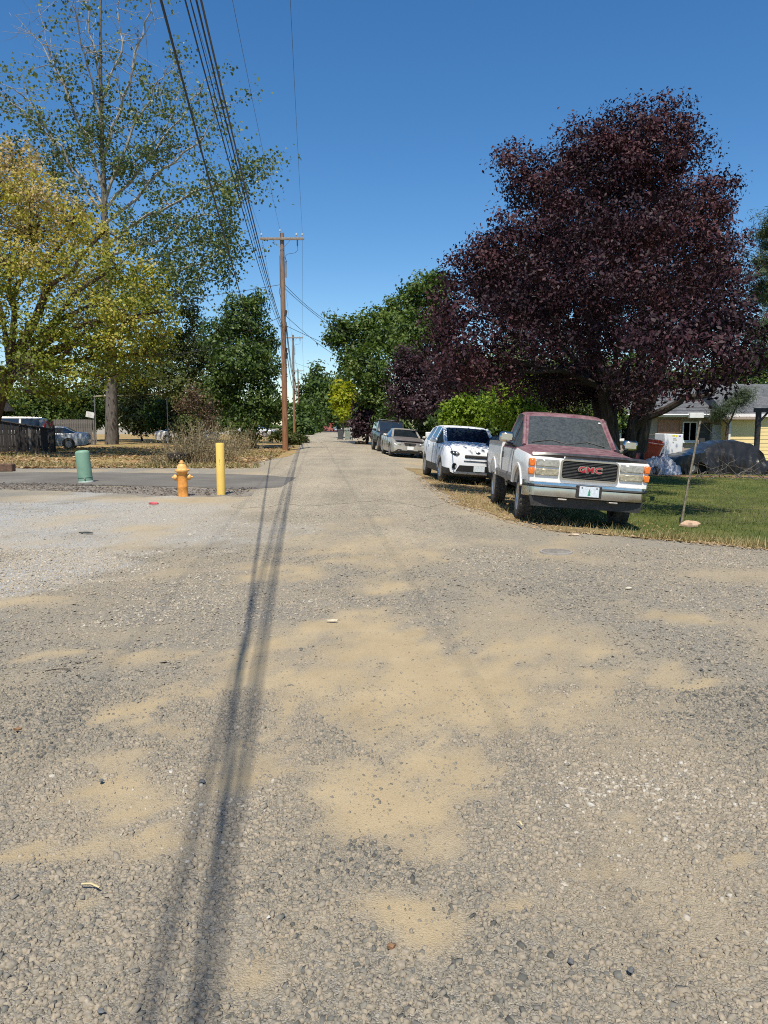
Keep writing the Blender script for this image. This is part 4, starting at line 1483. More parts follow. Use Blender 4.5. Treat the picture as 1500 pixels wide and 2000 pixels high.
for s_ in (-1, 1):
    MB().prism([(s_ * .948, bz1 + .002), (s_ * .958, bz1 - .05), (s_ * .966, bz1 - .05), (s_ * .955, bz1 + .012), (s_ * .86, bz1 + .012), (s_ * .86, bz1 + .002)], by0, by1).build('bed_rail', GREYTRIM, pk)
    MB().prism([(s_ * .966, .60), (s_ * .974, .62), (s_ * .982, .70), (s_ * .977, .74), (s_ * .966, .74)], .48, 2.03).build('side_moulding', GREYTRIM, pk)
    MB().prism([(s_ * .966, .60), (s_ * .974, .62), (s_ * .982, .70), (s_ * .977, .74), (s_ * .966, .74)], 2.07, 2.52).build('side_moulding', GREYTRIM, pk)
    # flared arches
    for yy in (0.0, 2.98):
        mb = MB()
        pts = [(s_ * .945, yy + math.cos(a) * .50, .43 + math.sin(a) * .50) for a in np.linspace(R(20), R(160), 16)]
        mb.tube(pts, .045, 6)
        mb.build('wheel_arch_trim', WHITEP, pk, smooth=True)
    seam(pk, ST, .62, (2, 6), slant=-.12, sides=(s_,))
    seam(pk, ST, 1.80, (2, 6), sides=(s_,))
    MB().box((s_ * .985, 1.66, 1.04), (.025, .05, .12), bev=.01).build('door_handle', BLACKP, pk)
    # A pillar, vent divider, window seal
    MB().tube([(s_ * .80, .50, 1.255), (s_ * .722, 1.10, 1.755), (s_ * .715, 1.20, 1.80)], [.035, .03, .03], 6).build('pillar', MAROON, pk, smooth=True)
    MB().tube([(s_ * .935, .98, 1.225), (s_ * .745, 1.10, 1.79)], .016, 5).build('vent_divider', BLACKP, pk)
    MB().tube([(s_ * .93, .55, 1.225), (s_ * .94, 1.76, 1.228)], .014, 5).build('window_seal', BLACKP, pk)
    # mirror
    mm = MB(); mm.box((s_ * 1.10, .66, 1.375), (.25, .11, .17), bev=.03)
    mo = mm.build('mirror', CHROME, pk, smooth=True)
    MB().tube([(s_ * .95, .70, 1.235), (s_ * 1.04, .68, 1.26), (s_ * 1.08, .67, 1.30)], [.035, .03, .025], 6).build('mirror_arm', BLACKP, mo, smooth=True)
# front face
fascia = MB(); fascia.box((0, -.905, .895), (1.88, .06, .41), bev=.02); fascia.build('front_panel', WHITEP, pk, smooth=True)
MB().box((0, -.87, .66), (1.80, .06, .28)).build('front_shroud', UNDER, pk)
yF = -.937


def rrect(w, h, r, n=5):
    out = []
    for cx, cz, a0 in ((w / 2 - r, h / 2 - r, 0), (-w / 2 + r, h / 2 - r, 90), (-w / 2 + r, -h / 2 + r, 180), (w / 2 - r, -h / 2 + r, 270)):
        for i in range(n + 1):
            a = R(a0 + 90 * i / n)
            out.append((cx + math.cos(a) * r, cz + math.sin(a) * r))
    return out


def ring(w, h, r, t, y0, y1, c, name, mat, parent):
    a, b = rrect(w, h, r), rrect(w - 2 * t, h - 2 * t, max(r - t, .005))
    n = len(a)
    vs = []
    for y in (y0, y1):
        vs += [(c[0] + p[0], y, c[1] + p[1]) for p in a] + [(c[0] + p[0], y, c[1] + p[1]) for p in b]
    fs = []
    for i in range(n):
        j = (i + 1) % n
        fs += [(i, j, n + j, n + i), (2 * n + i, 3 * n + i, 3 * n + j, 2 * n + j), (i, 2 * n + i, 2 * n + j, j), (n + i, n + j, 3 * n + j, 3 * n + i)]
    mb = MB(); mb.add(vs, fs)
    return mb.build(name, mat, parent, smooth=True)


gc = (0.0, .925)
gr_ = ring(.92, .33, .07, .028, yF - .03, yF + .02, gc, 'grille', CHROME, pk)
gb = MB(); gb.prism([(p[0] + gc[0], p[1] + gc[1]) for p in rrect(.87, .28, .05)], yF - .004, yF + .012); gb.build('grille_mesh', UNDER, gr_)
for q in range(11):
    MB().box((0, yF - .012, gc[1] - .115 + q * .023), (.85, .012, .007)).build('grille_bar', plain('grille_bar', (.10, .10, .10), .35, .5, var=.2, dust=.3), gr_)


def text_mesh(txt, size, ext, mat, name, parent, loc, sx=1.0, off=0.0, back=False):
    cu = bpy.data.curves.new('t', 'FONT')
    cu.body = txt
    cu.size = size
    cu.extrude = ext
    cu.offset = off
    cu.align_x = 'CENTER'; cu.align_y = 'CENTER'
    cu.resolution_u = 2
    to = bpy.data.objects.new('t', cu)
    COL.objects.link(to)
    dg = bpy.context.evaluated_depsgraph_get(); dg.update()
    me = bpy.data.meshes.new_from_object(to.evaluated_get(dg))
    bpy.data.objects.remove(to)
    me.transform(Matrix.Diagonal((sx, 1, 1, 1)))
    me.transform(Matrix.Rotation(R(90), 4, 'X'))
    me.transform(Matrix.Translation(loc))
    me.materials.clear()
    return finish(name, me, mat, parent)


text_mesh('GMC', .125, .010, CHROME, 'badge_edge', gr_, (0, yF - .036, gc[1] + .012), 1.35, .010)
text_mesh('GMC', .125, .014, REDMARK, 'badge', gr_, (0, yF - .040, gc[1] + .012), 1.35, .002)
for s_ in (-1, 1):
    MB().box((s_ * .665, yF - .004, 1.005), (.37, .05, .115), bev=.012).build('headlight', LENS, pk, smooth=True)
    MB().box((s_ * .665, yF - .004, .865), (.37, .05, .105), bev=.012).build('parking_light', YLENS, pk, smooth=True)
    for (zz, hh) in ((1.005, .118), (.865, .108)):
        MB().box((s_ * .905, yF + .022, zz), (.095, .10, hh), bev=.014).build('turn_signal', AMBER, pk, smooth=True)
# stone guard along the hood's front edge
pts = []
mb = MB()
for q in range(13):
    t_ = q / 12 * 2 - 1
    pts.append((t_ * .90, -.935 + .06 * abs(t_) ** 3, 1.135 - .02 * abs(t_) ** 3))
vs, fs = [], []
for (x_, y_, z_) in pts:
    vs += [(x_, y_, z_ - .035), (x_, y_ - .025, z_ + .01), (x_, y_ - .005, z_ + .045), (x_, y_ + .02, z_ + .03)]
for q in range(12):
    for e in range(4):
        e2 = (e + 1) % 4
        fs.append((q * 4 + e, q * 4 + e2, q * 4 + 4 + e2, q * 4 + 4 + e))
fs += [(0, 1, 2, 3), (48, 51, 50, 49)]
mb.add(vs, fs); mb.build('hood_guard', DARKTRIM, pk, smooth=True)
# bumper


def bumper(z0, z1, dy, mat, name, parent, w=.985, th=.05):
    prof_ = [(-.0, z0), (-.045, z0 + .02), (-.05, (z0 + z1) / 2), (-.035, z1 - .01), (.01, z1), (.05, z1 - .01), (.05, z0 + .01)]
    vs, fs = [], []
    K = 15
    for q in range(K):
        t_ = q / (K - 1) * 2 - 1
        x_ = t_ * w
        y_ = -.985 + dy + .10 * abs(t_) ** 4 + (.16 * max(0, abs(t_) - .93) / .07)
        for (a, b) in prof_:
            vs.append((x_, y_ + a, b))
    n = len(prof_)
    for q in range(K - 1):
        for e in range(n):
            e2 = (e + 1) % n
            fs.append((q * n + e, q * n + e2, (q + 1) * n + e2, (q + 1) * n + e))
    fs += [tuple(range(n)), tuple(range((K - 1) * n, K * n))[::-1]]
    mb = MB(); mb.add(vs, fs)
    return mb.build(name, mat, parent, smooth=True)


bp = bumper(.47, .715, 0, CHROME, 'bumper', pk)
bumper(.615, .675, -.022, BLACKP, 'rubber_strip', bp, .99)
MB().box((0, -1.03, .60), (.40, .05, .20), bev=.01).build('plate_mount', BLACKP, bp)
pl = MB(); pl.box((0.0, -1.062, .605), (.31, .008, .16), bev=.004); po = pl.build('licence_plate', PLATE, pk)
MB().prism([(-.022, .55), (.022, .55), (.010, .60), (.018, .60), (0, .655), (-.018, .60), (-.010, .60)], -1.0695, -1.066).build('plate_tree_mark', GREENMARK, po)
for sx in (-1, 1):
    MB().box((sx * .115, -1.068, .665), (.02, .006, .014)).build('plate_bolt', UNDER, po)
val = MB(); val.prism([(-.86, .32), (.86, .32), (.90, .48), (-.90, .48)], -.93, -.88); val.build('valance', BLACKP, pk)
for s_ in (-1, 1):
    MB().tube([(s_ * .40 - .07, -.95, .455), (s_ * .40 - .06, -1.02, .455), (s_ * .40 + .06, -1.02, .455), (s_ * .40 + .07, -.95, .455)], .015, 6).build('tow_hook', plain('worn_steel', (.35, .33, .30), .5, .7), pk, smooth=True)
    wp = MB(); wp.tube([(s_ * .32 - .34, .53, 1.315), (s_ * .32, .60, 1.375), (s_ * .32 + .30, .53, 1.31)], [.008, .012, .012], 5); wp.build('wiper', BLACKP, pk)
mb = MB(); mb.box((.62, 1.02, 1.735), (.035, .004, .03), Matrix.Rotation(R(-40), 3, 'X')); mb.build('windshield_sticker', PLATE_W, pk)
MB().box((0, 1.5, .50), (1.3, 4.2, .16)).build('chassis', UNDER, pk)
for (xx, yy) in ((-.81, 0), (.81, 0), (-.81, 2.98), (.81, 2.98)):
    make_wheel(pk, xx, yy, .385, .25, 1 if xx > 0 else -1, 5, turn=R(-4) if yy == 0 else 0)
MB().tube([(-.8, 0, .385), (.8, 0, .385)], .05, 8).build('axle', UNDER, pk)
MB().tube([(-.8, 2.98, .385), (.8, 2.98, .385)], .06, 8).build('axle', UNDER, pk)


# ---- generic cars
def car(name, label, cat, x, y, yaw, kind, paint, glass=GLASS_C, group=None, wheel_rim=None, plate=PLATE_W, front=True, detail=True, dark_hood=None):
    if kind == 'box':       # upright small crossover, 4.1 m
        wb, r, L0, W_ = 2.57, .34, -.82, .90
        S = [(-.87, .28, .78, .84, .78, .62), (-.82, .23, .90, .97, .84, .68), (-.68, .21, .97, 1.04, .885, .71), (-.3, .21, 1.02, 1.09, .90, .72), (.10, .21, 1.045, 1.125, .905, .735), (.26, .21, 1.06, 1.155, .905, .735),
             (.86, .21, 1.075, 1.545, .905, .66), (1.0, .21, 1.075, 1.585, .905, .655), (1.12, .21, 1.075, 1.60, .905, .65), (1.20, .21, 1.08, 1.605, .905, .65), (1.9, .21, 1.10, 1.605, .905, .64), (2.0, .21, 1.10, 1.60, .905, .64),
             (2.6, .22, 1.12, 1.575, .90, .63), (2.9, .25, 1.12, 1.55, .88, .62), (3.08, .30, 1.10, 1.50, .86, .60), (3.24, .35, 1.0, 1.05, .82, .60)]
        cowl, wtop, glassrows, pill, back = 5, 6, range(5, 12), (8, 10), 14
    elif kind == 'sedan':   # 4.8 m saloon
        wb, r = 2.75, .325
        S = [(-.95, .30, .56, .60, .70, .50), (-.90, .22, .66, .71, .80, .62), (-.72, .19, .74, .80, .87, .68), (-.2, .18, .85, .92, .905, .72), (.42, .18, .92, .99, .915, .73), (.50, .18, .935, 1.0, .915, .73),
             (1.15, .18, .95, 1.36, .915, .60), (1.30, .18, .95, 1.405, .915, .585), (1.60, .18, .955, 1.42, .915, .58), (1.68, .18, .955, 1.42, .915, .58), (2.45, .18, .97, 1.39, .915, .58), (2.60, .18, .97, 1.36, .91, .58),
             (3.15, .19, .985, 1.07, .90, .70), (3.7, .22, .97, 1.04, .88, .68), (3.85, .28, .90, .96, .84, .66), (3.9, .36, .80, .84, .80, .62)]
        cowl, wtop, glassrows, pill, back = 5, 6, range(5, 12), (8,), 11
    elif kind == 'van':     # minivan, 4.9 m
        wb, r = 3.0, .33
        S = [(-.92, .30, .60, .66, .74, .55), (-.84, .22, .74, .82, .84, .66), (-.4, .2, .92, .98, .93, .74), (.05, .2, 1.0, 1.07, .95, .77), (.12, .2, 1.02, 1.09, .95, .77), (.16, .2, 1.03, 1.10, .95, .77),
             (1.0, .2, 1.06, 1.66, .96, .70), (1.15, .2, 1.06, 1.70, .96, .69), (1.45, .2, 1.07, 1.73, .96, .69), (1.55, .2, 1.07, 1.73, .96, .69), (2.55, .2, 1.08, 1.73, .96, .69), (2.65, .2, 1.08, 1.73, .96, .69),
             (3.55, .22, 1.09, 1.70, .95, .68), (3.72, .25, 1.09, 1.67, .94, .67), (3.92, .32, 1.05, 1.12, .90, .72), (3.98, .4, .8, .84, .88, .7)]
        cowl, wtop, glassrows, pill, back = 5, 6, range(5, 12), (8, 10), 13
    else:                   # upright off-roader, 4.4 m
        wb, r = 2.7, .40
        S = [(-.78, .50, .98, 1.02, .72, .62), (-.72, .48, 1.04, 1.09, .76, .66), (-.3, .46, 1.09, 1.14, .80, .70), (.2, .46, 1.12, 1.18, .84, .74), (.45, .46, 1.14, 1.19, .86, .75), (.62, .46, 1.15, 1.21, .87, .76),
             (.95, .46, 1.16, 1.74, .87, .72), (1.05, .46, 1.16, 1.79, .87, .72), (1.45, .46, 1.16, 1.81, .87, .72), (1.55, .46, 1.16, 1.81, .87, .72), (2.3, .46, 1.16, 1.80, .87, .72), (2.4, .46, 1.16, 1.80, .87, .72),
             (3.25, .48, 1.16, 1.78, .87, .72), (3.38, .5, 1.15, 1.74, .86, .72), (3.42, .52, 1.12, 1.2, .86, .74), (3.45, .55, .9, .95, .85, .74)]
        cowl, wtop, glassrows, pill, back = 5, 6, range(5, 12), (8, 10), 13
    root = oriented(name, label, cat, x, y, yaw, 1.5, wb, group)

    def mf(i, j):
        if i in (-1, -2): return 0
        if j <= 1: return 1
        if j == 6 and i in glassrows and i not in pill: return 2
        if i == cowl and j in (7, 8, 9) and j >= 8: return 2
        if i == back and j >= 8: return 2
        if j == 2 and kind in ('box', 'jeep'): return 1
        if dark_hood and i < cowl and j >= 7: return 3
        return 0
    CUT['mid'] = 1.5
    v, f, m = loft_body(S, mf)
    ar = r + .055
    half = max(s_[4] for s_ in S)
    cut_and_split(v, f, m, [(0, r + .01, ar, half - .3, 1.3), (0, r + .01, ar, -1.3, -half + .3), (wb, r + .01, ar, half - .3, 1.3), (wb, r + .01, ar, -1.3, -half + .3)],
                  [paint, BLACKP, glass] + ([dark_hood] if dark_hood else []), root, ['body', 'lower_trim', 'window', 'hood'])
    for yy in (0, wb):
        for s_ in (-1, 1):
            make_wheel(root, s_ * (half - .13), yy, r, .21, s_, 5 if kind != 'box' else 7, wheel_rim, tread=False)
    if not detail:
        return root, S, half
    for s_ in (-1, 1):
        MB().tube([(s_ * (S[cowl][5] + .005), S[cowl][0], S[cowl][3] - .03), (s_ * (S[wtop][5] + .006), S[wtop][0], S[wtop][3] - .035), (s_ * (S[wtop + 1][5] + .006), S[wtop + 1][0], S[wtop + 1][3] - .04)], .028, 6).build('pillar', paint, root, smooth=True)
        mir = MB(); mir.ball((s_ * (half + .10), S[cowl][0] + .30, S[cowl][2] + .09), (.13, .08, .075), 12, 8)
        mo = mir.build('mirror', paint, root, smooth=True)
        MB().tube([(s_ * (half - .04), S[cowl][0] + .33, S[cowl][2] + .0), (s_ * (half + .06), S[cowl][0] + .31, S[cowl][2] + .06)], .025, 6).build('mirror_arm', BLACKP, mo)
        seam(root, S, S[cowl][0] + .25, (3, 6), slant=-.05, sides=(s_,))
        seam(root, S, S[pill[0]][0] + .05, (3, 6), sides=(s_,))
        seam(root, S, min(S[pill[-1]][0] + .9, wb + .1) if len(pill) == 1 else S[pill[-1]][0] + .35, (4, 6), sides=(s_,))
        for yy in (S[pill[0]][0] - .12, S[pill[0]][0] + .8):
            hs = half_section(interp_section(S, yy))
            MB().box((s_ * (hs[5][0] + .012), yy, hs[5][1] - .05), (.025, .17, .03), bev=.008).build('door_handle', paint, root)
    return root, S, half


# white crossover
SOULW = plain('soul_white', (.80, .81, .82), .35, var=.03, scale=3, coat=.15, dust=.06)
sx_, sy_ = 2.42, 21.2
so, S, half = car('crossover', 'white boxy crossover parked in dappled shade behind the pickup', 'car', sx_, sy_, R(6.5), 'box', SOULW, GLASS_S)
DKG = plain('dark_grey_lens', (.05, .055, .06), .12, .3, var=.5, scale=16, spec=.9, coat=1.0)
for s_ in (-1, 1):
    hl = MB(); hl.ball((s_ * .66, -.745, .835), (.20, .15, .085), 16, 8, Matrix.Rotation(R(s_ * 28), 3, 'Z') @ Matrix.Rotation(R(-s_ * 8), 3, 'Y'))
    ho = hl.build('headlight', DKG, so, smooth=True)
    MB().ball((s_ * .60, -.875, .825), (.05, .03, .05), 10, 6).build('lamp_projector', LENS, ho, smooth=True)
    fg = MB(); fg.lathe([(.075, -.02), (.085, .0), (.06, .02), (.055, .005), (.005, 0)], 16, (s_ * .64, -.878, .49), Matrix.Rotation(R(90), 3, 'X') @ Matrix.Rotation(R(-s_ * 18), 3, 'Y'))
    fg.build('fog_light', DKG, so, smooth=True)
MB().box((0, -.87, .765), (.74, .05, .085), bev=.02).build('grille', BLACKP, so)
MB().ball((0, -.855, .875), (.07, .025, .035), 14, 6, Matrix.Rotation(R(-30), 3, 'X')).build('emblem', DKG, so, smooth=True)
MB().box((0, -.875, .645), (.78, .03, .02), bev=.006).build('bumper_slot', BLACKP, so)
MB().prism([(-.50, .52), (.50, .52), (.60, .35), (-.60, .35)], -.895, -.80).build('lower_intake', UNDER, so)
MB().prism([(-.66, .335), (.66, .335), (.60, .295), (-.60, .295)], -.90, -.80).build('skid_strip', RIM, so)
pl = MB().box((0.05, -.902, .44), (.31, .01, .15), bev=.004).build('licence_plate', PLATE, so)
for s_ in (-1, 1):
    MB().box((s_ * .915, .08, .93), (.012, .10, .04), bev=.004).build('fender_vent', BLACKP, so)

# gold-grey sedan with loose dark hood
GOLD = plain('gold_grey_paint', (.46, .44, .39), .3, .3, var=.12, scale=3, coat=.3, dust=.45, dcol=(.32, .29, .24))
HOODP = plain('grey_hood', (.16, .145, .14), .4, .2, var=.2, scale=4, coat=.1, dust=.4, dcol=(.25, .22, .2))
gx_, gy_ = 1.12, 37.6
go, S, half = car('sedan', 'dusty gold grey sedan with a dark hood parked at the right of the lane', 'sedan', gx_, gy_, R(7.5), 'sedan', GOLD, GLASS_C, dark_hood=HOODP)
for s_ in (-1, 1):
    MB().box((s_ * .60, -.87, .66), (.30, .12, .12), Matrix.Rotation(R(s_ * 14), 3, 'Z'), bev=.03).build('headlight', LENS, go, smooth=True)
    MB().box((s_ * .52, -.94, .36), (.22, .04, .07), bev=.01).build('bumper_vent', UNDER, go)
g_ = MB().prism([(-.30, .72), (.30, .72), (.24, .58), (-.24, .58)], -.955, -.88).build('grille', BLACKP, go)
MB().lathe([(.055, -.012), (.055, .012)], 18, (0, -.965, .65), Matrix.Rotation(R(90), 3, 'X')).build('emblem', CHROME, g_)
MB().box((.02, -.985, .47), (.32, .012, .16), bev=.004).build('licence_plate', PLATE_W, go)
MB().box((0, -.955, .32), (1.0, .03, .06), bev=.01).build('lower_intake', UNDER, go)
MB().box((0, -.80, .805), (1.46, .10, .025), Matrix.Rotation(R(12), 3, 'X'), bev=.01).build('hood_gap', UNDER, go)

# black off-roader beyond
BLK = plain('black_paint', (.02, .02, .022), .3, var=.2, scale=4, coat=.3, dust=.2, dcol=(.12, .11, .1))
jo, S, half = car('off_roader', 'black upright off-roader half hidden behind the gold grey sedan', 'suv', .42, 43.5, R(7.5), 'jeep', BLK, GLASS_C)
MB().box((0, 1.9, 1.845), (1.2, 1.6, .03), bev=.01).build('roof_rack', RIM, jo)
MB().box((0, -.80, .62), (1.55, .14, .16), bev=.03).build('bumper', BLACKP, jo)
for s_ in (-1, 1):
    MB().ball((s_ * .5, -.76, .92), (.10, .05, .10), 14, 8).build('headlight', LENS, jo, smooth=True)
MB().box((0, -.785, .90), (.5, .02, .22), bev=.01).build('grille', UNDER, jo)
# dark car tucked behind the pickup's bed
do, S, half = car('dark_sedan', 'dark car almost hidden between the pickup bed and the white crossover', 'sedan', 3.78, 19.1, R(3), 'sedan', plain('dull_black', (.012, .012, .013), .8, var=.2), plain('dull_glass', (.01, .012, .013), .4), detail=False)

# silver sedan and minivan on the left
SILV = plain('silver_paint', (.66, .66, .66), .3, .25, var=.08, scale=3, coat=.5, dust=.2)
sw, S, half = car('silver_sedan', 'silver sedan seen from its side behind the end of the dark fence', 'sedan', -22.3, 46.0, R(-75), 'sedan', SILV, GLASS_C)
for s_ in (-1, 1):
    MB().box((s_ * .70, 3.82, .84), (.26, .12, .11), bev=.03).build('tail_light', REDL, sw, smooth=True)
VANP = plain('van_paint', (.40, .40, .40), .3, .25, var=.1, scale=3, coat=.5, dust=.2)
vo, S, half = car('minivan', 'grey minivan with a red tail light parked behind the dark fence', 'minivan', -24.0, 43.3, R(-76), 'van', VANP, GLASS_C)
vo.scale = (1.1, 1.1, 1.12)
for s_ in (-1, 1):
    MB().box((s_ * .86, 3.83, 1.32), (.10, .10, .46), Matrix.Rotation(R(-14), 3, 'X'), bev=.02).build('tail_light', REDL, vo, smooth=True)
for s_ in (-1, 1):
    MB().tube([(s_ * .62, 1.3, 1.74), (s_ * .62, 3.4, 1.735)], .02, 6).build('roof_rail', RIM, vo)

# far vehicles
fw, S, half = car('far_crossover', 'white crossover parked far down the lane beside the bins', 'car', W(659, 838, 150).x, 150, R(4), 'box', SOULW, GLASS_C, detail=False)
w2, S, half = car('far_van', 'white van beyond the left bend at the end of the lane', 'van', W(615, 835, 185).x, 185, R(20), 'van', WHITEP, GLASS_C, detail=False)
w3, S, half = car('white_sedan', 'white car half hidden behind the dry weeds and dark green tree', 'sedan', W(425, 850, 60).x - 1.2, 60.5, R(80), 'sedan', WHITEP, GLASS_C, detail=False)
w4, S, half = car('grey_sedan', 'grey car glimpsed left of the power pole base', 'sedan', W(548, 850, 88).x - 1.5, 88, R(75), 'sedan', SILV, GLASS_C, detail=False)

# ------------------------------------------------------------------ power poles and wires
k = NT('pole_wood')
co = k.coord()
mp = k.n('ShaderNodeMapping'); mp.inputs['Scale'].default_value = (9, 9, .5); k.l(co, mp.inputs['Vector'])
a = k.noise(mp.outputs[0], 3, 8, .65)
sx3 = k.n('ShaderNodeSeparateXYZ'); k.l(co, sx3.inputs[0])
hgrad = k.math('MULTIPLY', sx3.outputs[2], .085, clamp=True)
cA = k.ramp(a, [(.3, (.14, .06, .03)), (.5, (.27, .125, .062)), (.7, (.36, .19, .10))])
cB = k.ramp(a, [(.3, (.12, .075, .05)), (.5, (.24, .165, .12)), (.7, (.33, .25, .19))])
M_POLE = k.done(k.bsdf(k.mix(hgrad, cA, cB), .9, 0, k.bump(a, .6, .02), .15))
M_ARM = plain('crossarm_wood', (.26, .21, .165), .9, var=.4, scale=9, bump=.5)
M_STEEL = plain('galvanised_steel', (.34, .35, .35), .45, .7, var=.2)
M_PORC = plain('insulator_glaze', (.55, .56, .57), .2, var=.15, spec=.7)
M_WIRE = plain('weathered_cable', (.035, .037, .04), .7, var=.2)
M_WIREA = plain('aluminium_wire', (.10, .105, .11), .5, .4, var=.2)


def utility_pole(label, x, y, h, arm_w, detail, r0=.16):
    p = empty('utility_pole', (x, y, 0), label=label, cat='utility pole', group='poles along the left of the lane')
    MB().tube([(0, 0, -.3), (0, 0, h * .33), (0, 0, h * .66), (0, 0, h)], [r0, r0 * .9, r0 * .78, r0 * .66], 12).build('pole', M_POLE, p, smooth=True)
    az = h - .35
    MB().box((0.02, -.17, az), (arm_w, .11, .13), bev=.01).build('crossarm', M_ARM, p)
    for s_ in (-1, 1):
        MB().tube([(s_ * .04, -.14, az - .55), (s_ * .5, -.19, az - .06)], .014, 5).build('arm_brace', M_STEEL, p)
    for ix, (lx, lz) in enumerate([(-arm_w / 2 + .1, az + .065), (arm_w / 2 - .08, az + .065), (-.10, h - .05), (arm_w / 2 - .42, az + .065)]):
        if ix == 3 and not detail: continue
        mb = MB(); yy = -.17 if ix != 2 else -.12
        mb.lathe([(.012, 0), (.012, .10), (.05, .11), (.062, .14), (.04, .17), (.055, .20), (.03, .24), (.004, .25)], 10, (lx, yy, lz))
        mb.build('insulator', M_PORC, p, smooth=True)
    if detail:
        MB().tube([(arm_w / 2 - .36, -.2, az - .07), (arm_w / 2 - .36, -.2, az - .38)], .04, 8).build('fuse_cutout', plain('fuse_grey', (.06, .06, .065), .5), p, smooth=True)
        MB().tube([(arm_w / 2 - .36, -.2, az - .38), (arm_w / 2 - .34, -.2, az - .62), (arm_w / 2 - .5, -.2, az - .78), (.30, -.2, az - .85), (.12, -.2, az - 1.05)], .012, 5).build('jumper_wire', M_WIRE, p)
        MB().tube([(.20, -.02, az - 1.2), (.20, -.02, az - 2.1)], .045, 8).build('surge_arrester', M_STEEL, p, smooth=True)
        MB().tube([(.17, -.1, az - 1.0), (.24, -.05, az - 1.25)], .02, 6).build('arrester_lead', M_WIRE, p)
        MB().tube([(-.14, -.06, az - .9), (-.15, -.06, az - 2.6), (-.20, -.08, az - 2.9), (-.13, -.1, az - 3.2)], .014, 5).build('drop_loop', M_WIRE, p)
        MB().tube([(-.13, -.06, 1.2), (-.13, -.06, az - 1.4)], .014, 6).build('ground_wire', M_STEEL, p)
        for (zz, ln) in ((7.9, .34), (7.05, .30), (5.85, .2), (5.5, .35)):
            MB().box((.15, -.06, zz), (.13, .14, ln), Matrix.Rotation(R(12), 3, 'Y'), bev=.02).build('cable_clamp', BLACKP, p)
        for zz in (4.7, 4.2):
            MB().box((-.16, -.05, zz), (.02, .05, .18)).build('pole_tag', M_STEEL, p)
    return p


P1 = (-5.8, 43.8); P2 = (-11.4, 95.0); P3 = (-16.9, 148.0); P4 = (-22.6, 200.0)
utility_pole('nearest reddish brown power pole with crossarm at the left road edge', *P1, 12.35, 2.5, True, .175)
utility_pole('second power pole with a grey crossarm behind the nearest pole', *P2, 12.6, 2.5, True)
utility_pole('third power pole far down the lane before the dark trees', *P3, 12.2, 2.5, False)
utility_pole('farthest power pole showing small above the horizon gap', *P4, 11.8, 2.5, False)


def wire(label, a, b, sag, r, mat=None, n=26, name='power_line', group=None):
    a = Vector(a); b = Vector(b)
    pts = []
    for i in range(n + 1):
        t = i / n
        p = a.lerp(b, t)
        p.z -= sag * 4 * t * (1 - t)
        pts.append(p - a)
    mb = MB(); mb.tube(pts, r, 5)
    o = mb.build(name, mat or M_WIRE, None, smooth=True, label=label, cat='wire', group=group)
    o.location = a
    return o


YB = -8.0      # the span goes on to a pole behind the camera
wire('thick black cable farthest left overhead running down into the dark green tree', (.05, YB, 6.15), (-8.3, 50, 5.9), .25, .015)
wire('thin upper conductor to the left end of the nearest crossarm', (-1.95, YB, 12.3), (-6.95, 43.6, 12.25), .8, .006, M_WIREA)
wire('hair-thin conductor to the pin on top of the nearest pole', (-1.2, YB, 12.6), (-5.9, 43.7, 12.5), .7, .006, M_WIREA)
wire('hair-thin conductor to the right end of the nearest crossarm', (.40, YB, 12.3), (-4.62, 43.6, 12.25), .8, .006, M_WIREA)
for i, (x0, dz, r_, lab) in enumerate([(-.42, .0, .010, 'black cable second from the left overhead ending low on the nearest pole'), (-.40, .12, .007, 'thin cable third from the left overhead beside the second'),
                                       (-.30, .05, .012, 'thick black cable left of the grey one overhead'), (-.26, .1, .014, 'thick grey cable farthest right of the low bundle overhead')]):
    wire(lab, (x0, YB, 7.2 + dz), (-5.92 + i * .05, 43.62, 7.0 + dz * .8), .95, r_, plain('grey_cable', (.09, .085, .08), .6) if i == 3 else M_WIRE)
for j, (A, B) in enumerate(((P1, P2), (P2, P3), (P3, P4))):
    nm = ['between the first and second power poles', 'between the second and third power poles', 'between the third and fourth power poles'][j]
    for (dx, z, lab) in ((-1.15, 12.2, 'left upper wire'), (1.17, 12.2, 'right upper wire'), (-.1, 12.5, 'top wire')):
        wire(f'{lab} {nm}', (A[0] + dx, A[1] - .17, z), (B[0] + dx, B[1] - .17, z - .1), .8, .008 + .004 * j, M_WIREA)
    for q, z in enumerate((7.4, 6.9, 5.8)):
        wire(['highest', 'middle', 'lowest'][q] + f' low cable {nm}', (A[0] + .16, A[1], z), (B[0] + .1, B[1] - .1, z + .2), .9, .022 + .01 * j)
# service drops
H1 = 9.5
drops = [((1.25 + -6.9, 43.7, 9.45), (-2.1, 54, 7.9), .4, 'upper service drop from the nearest pole to the green tree on the right'),
         ((-5.65, 43.7, 9.25), (-.6, 53, 6.7), .4, 'lower service drop from the nearest pole to the green tree on the right'),
         ((-5.65, 43.8, 7.75), (-3.2, 60, 6.6), .2, 'thin drop wire crossing the lane below the service drops'),
         ((-5.65, 43.8, 7.2), (1.5, 66, 6.4), .3, 'lowest thin drop wire crossing the lane'),
         ((-5.95, 43.8, 9.5), (-24, 40, 7.6), .5, 'drop wire going left from the nearest pole to the ochre maple'),
         ((-5.95, 43.8, 7.7), (-20, 54, 5.2), .4, 'drop wire going left from the nearest pole past the dark green tree'),
         ((-5.95, 43.8, 6.5), (-22, 48, 5.4), .3, 'lower drop wire going left from the nearest pole'),
         ((-11.3, 95, 9.2), (-1.5, 104, 7.6), .4, 'service drop from the second pole across the lane'),
         ((-11.3, 95, 8.2), (-2.5, 100, 6.2), .4, 'lower service drop from the second pole across the lane')]
for (a_, b_, sg, lab) in drops:
    wire(lab, a_, b_, sg, .014, n=16, name='service_drop')

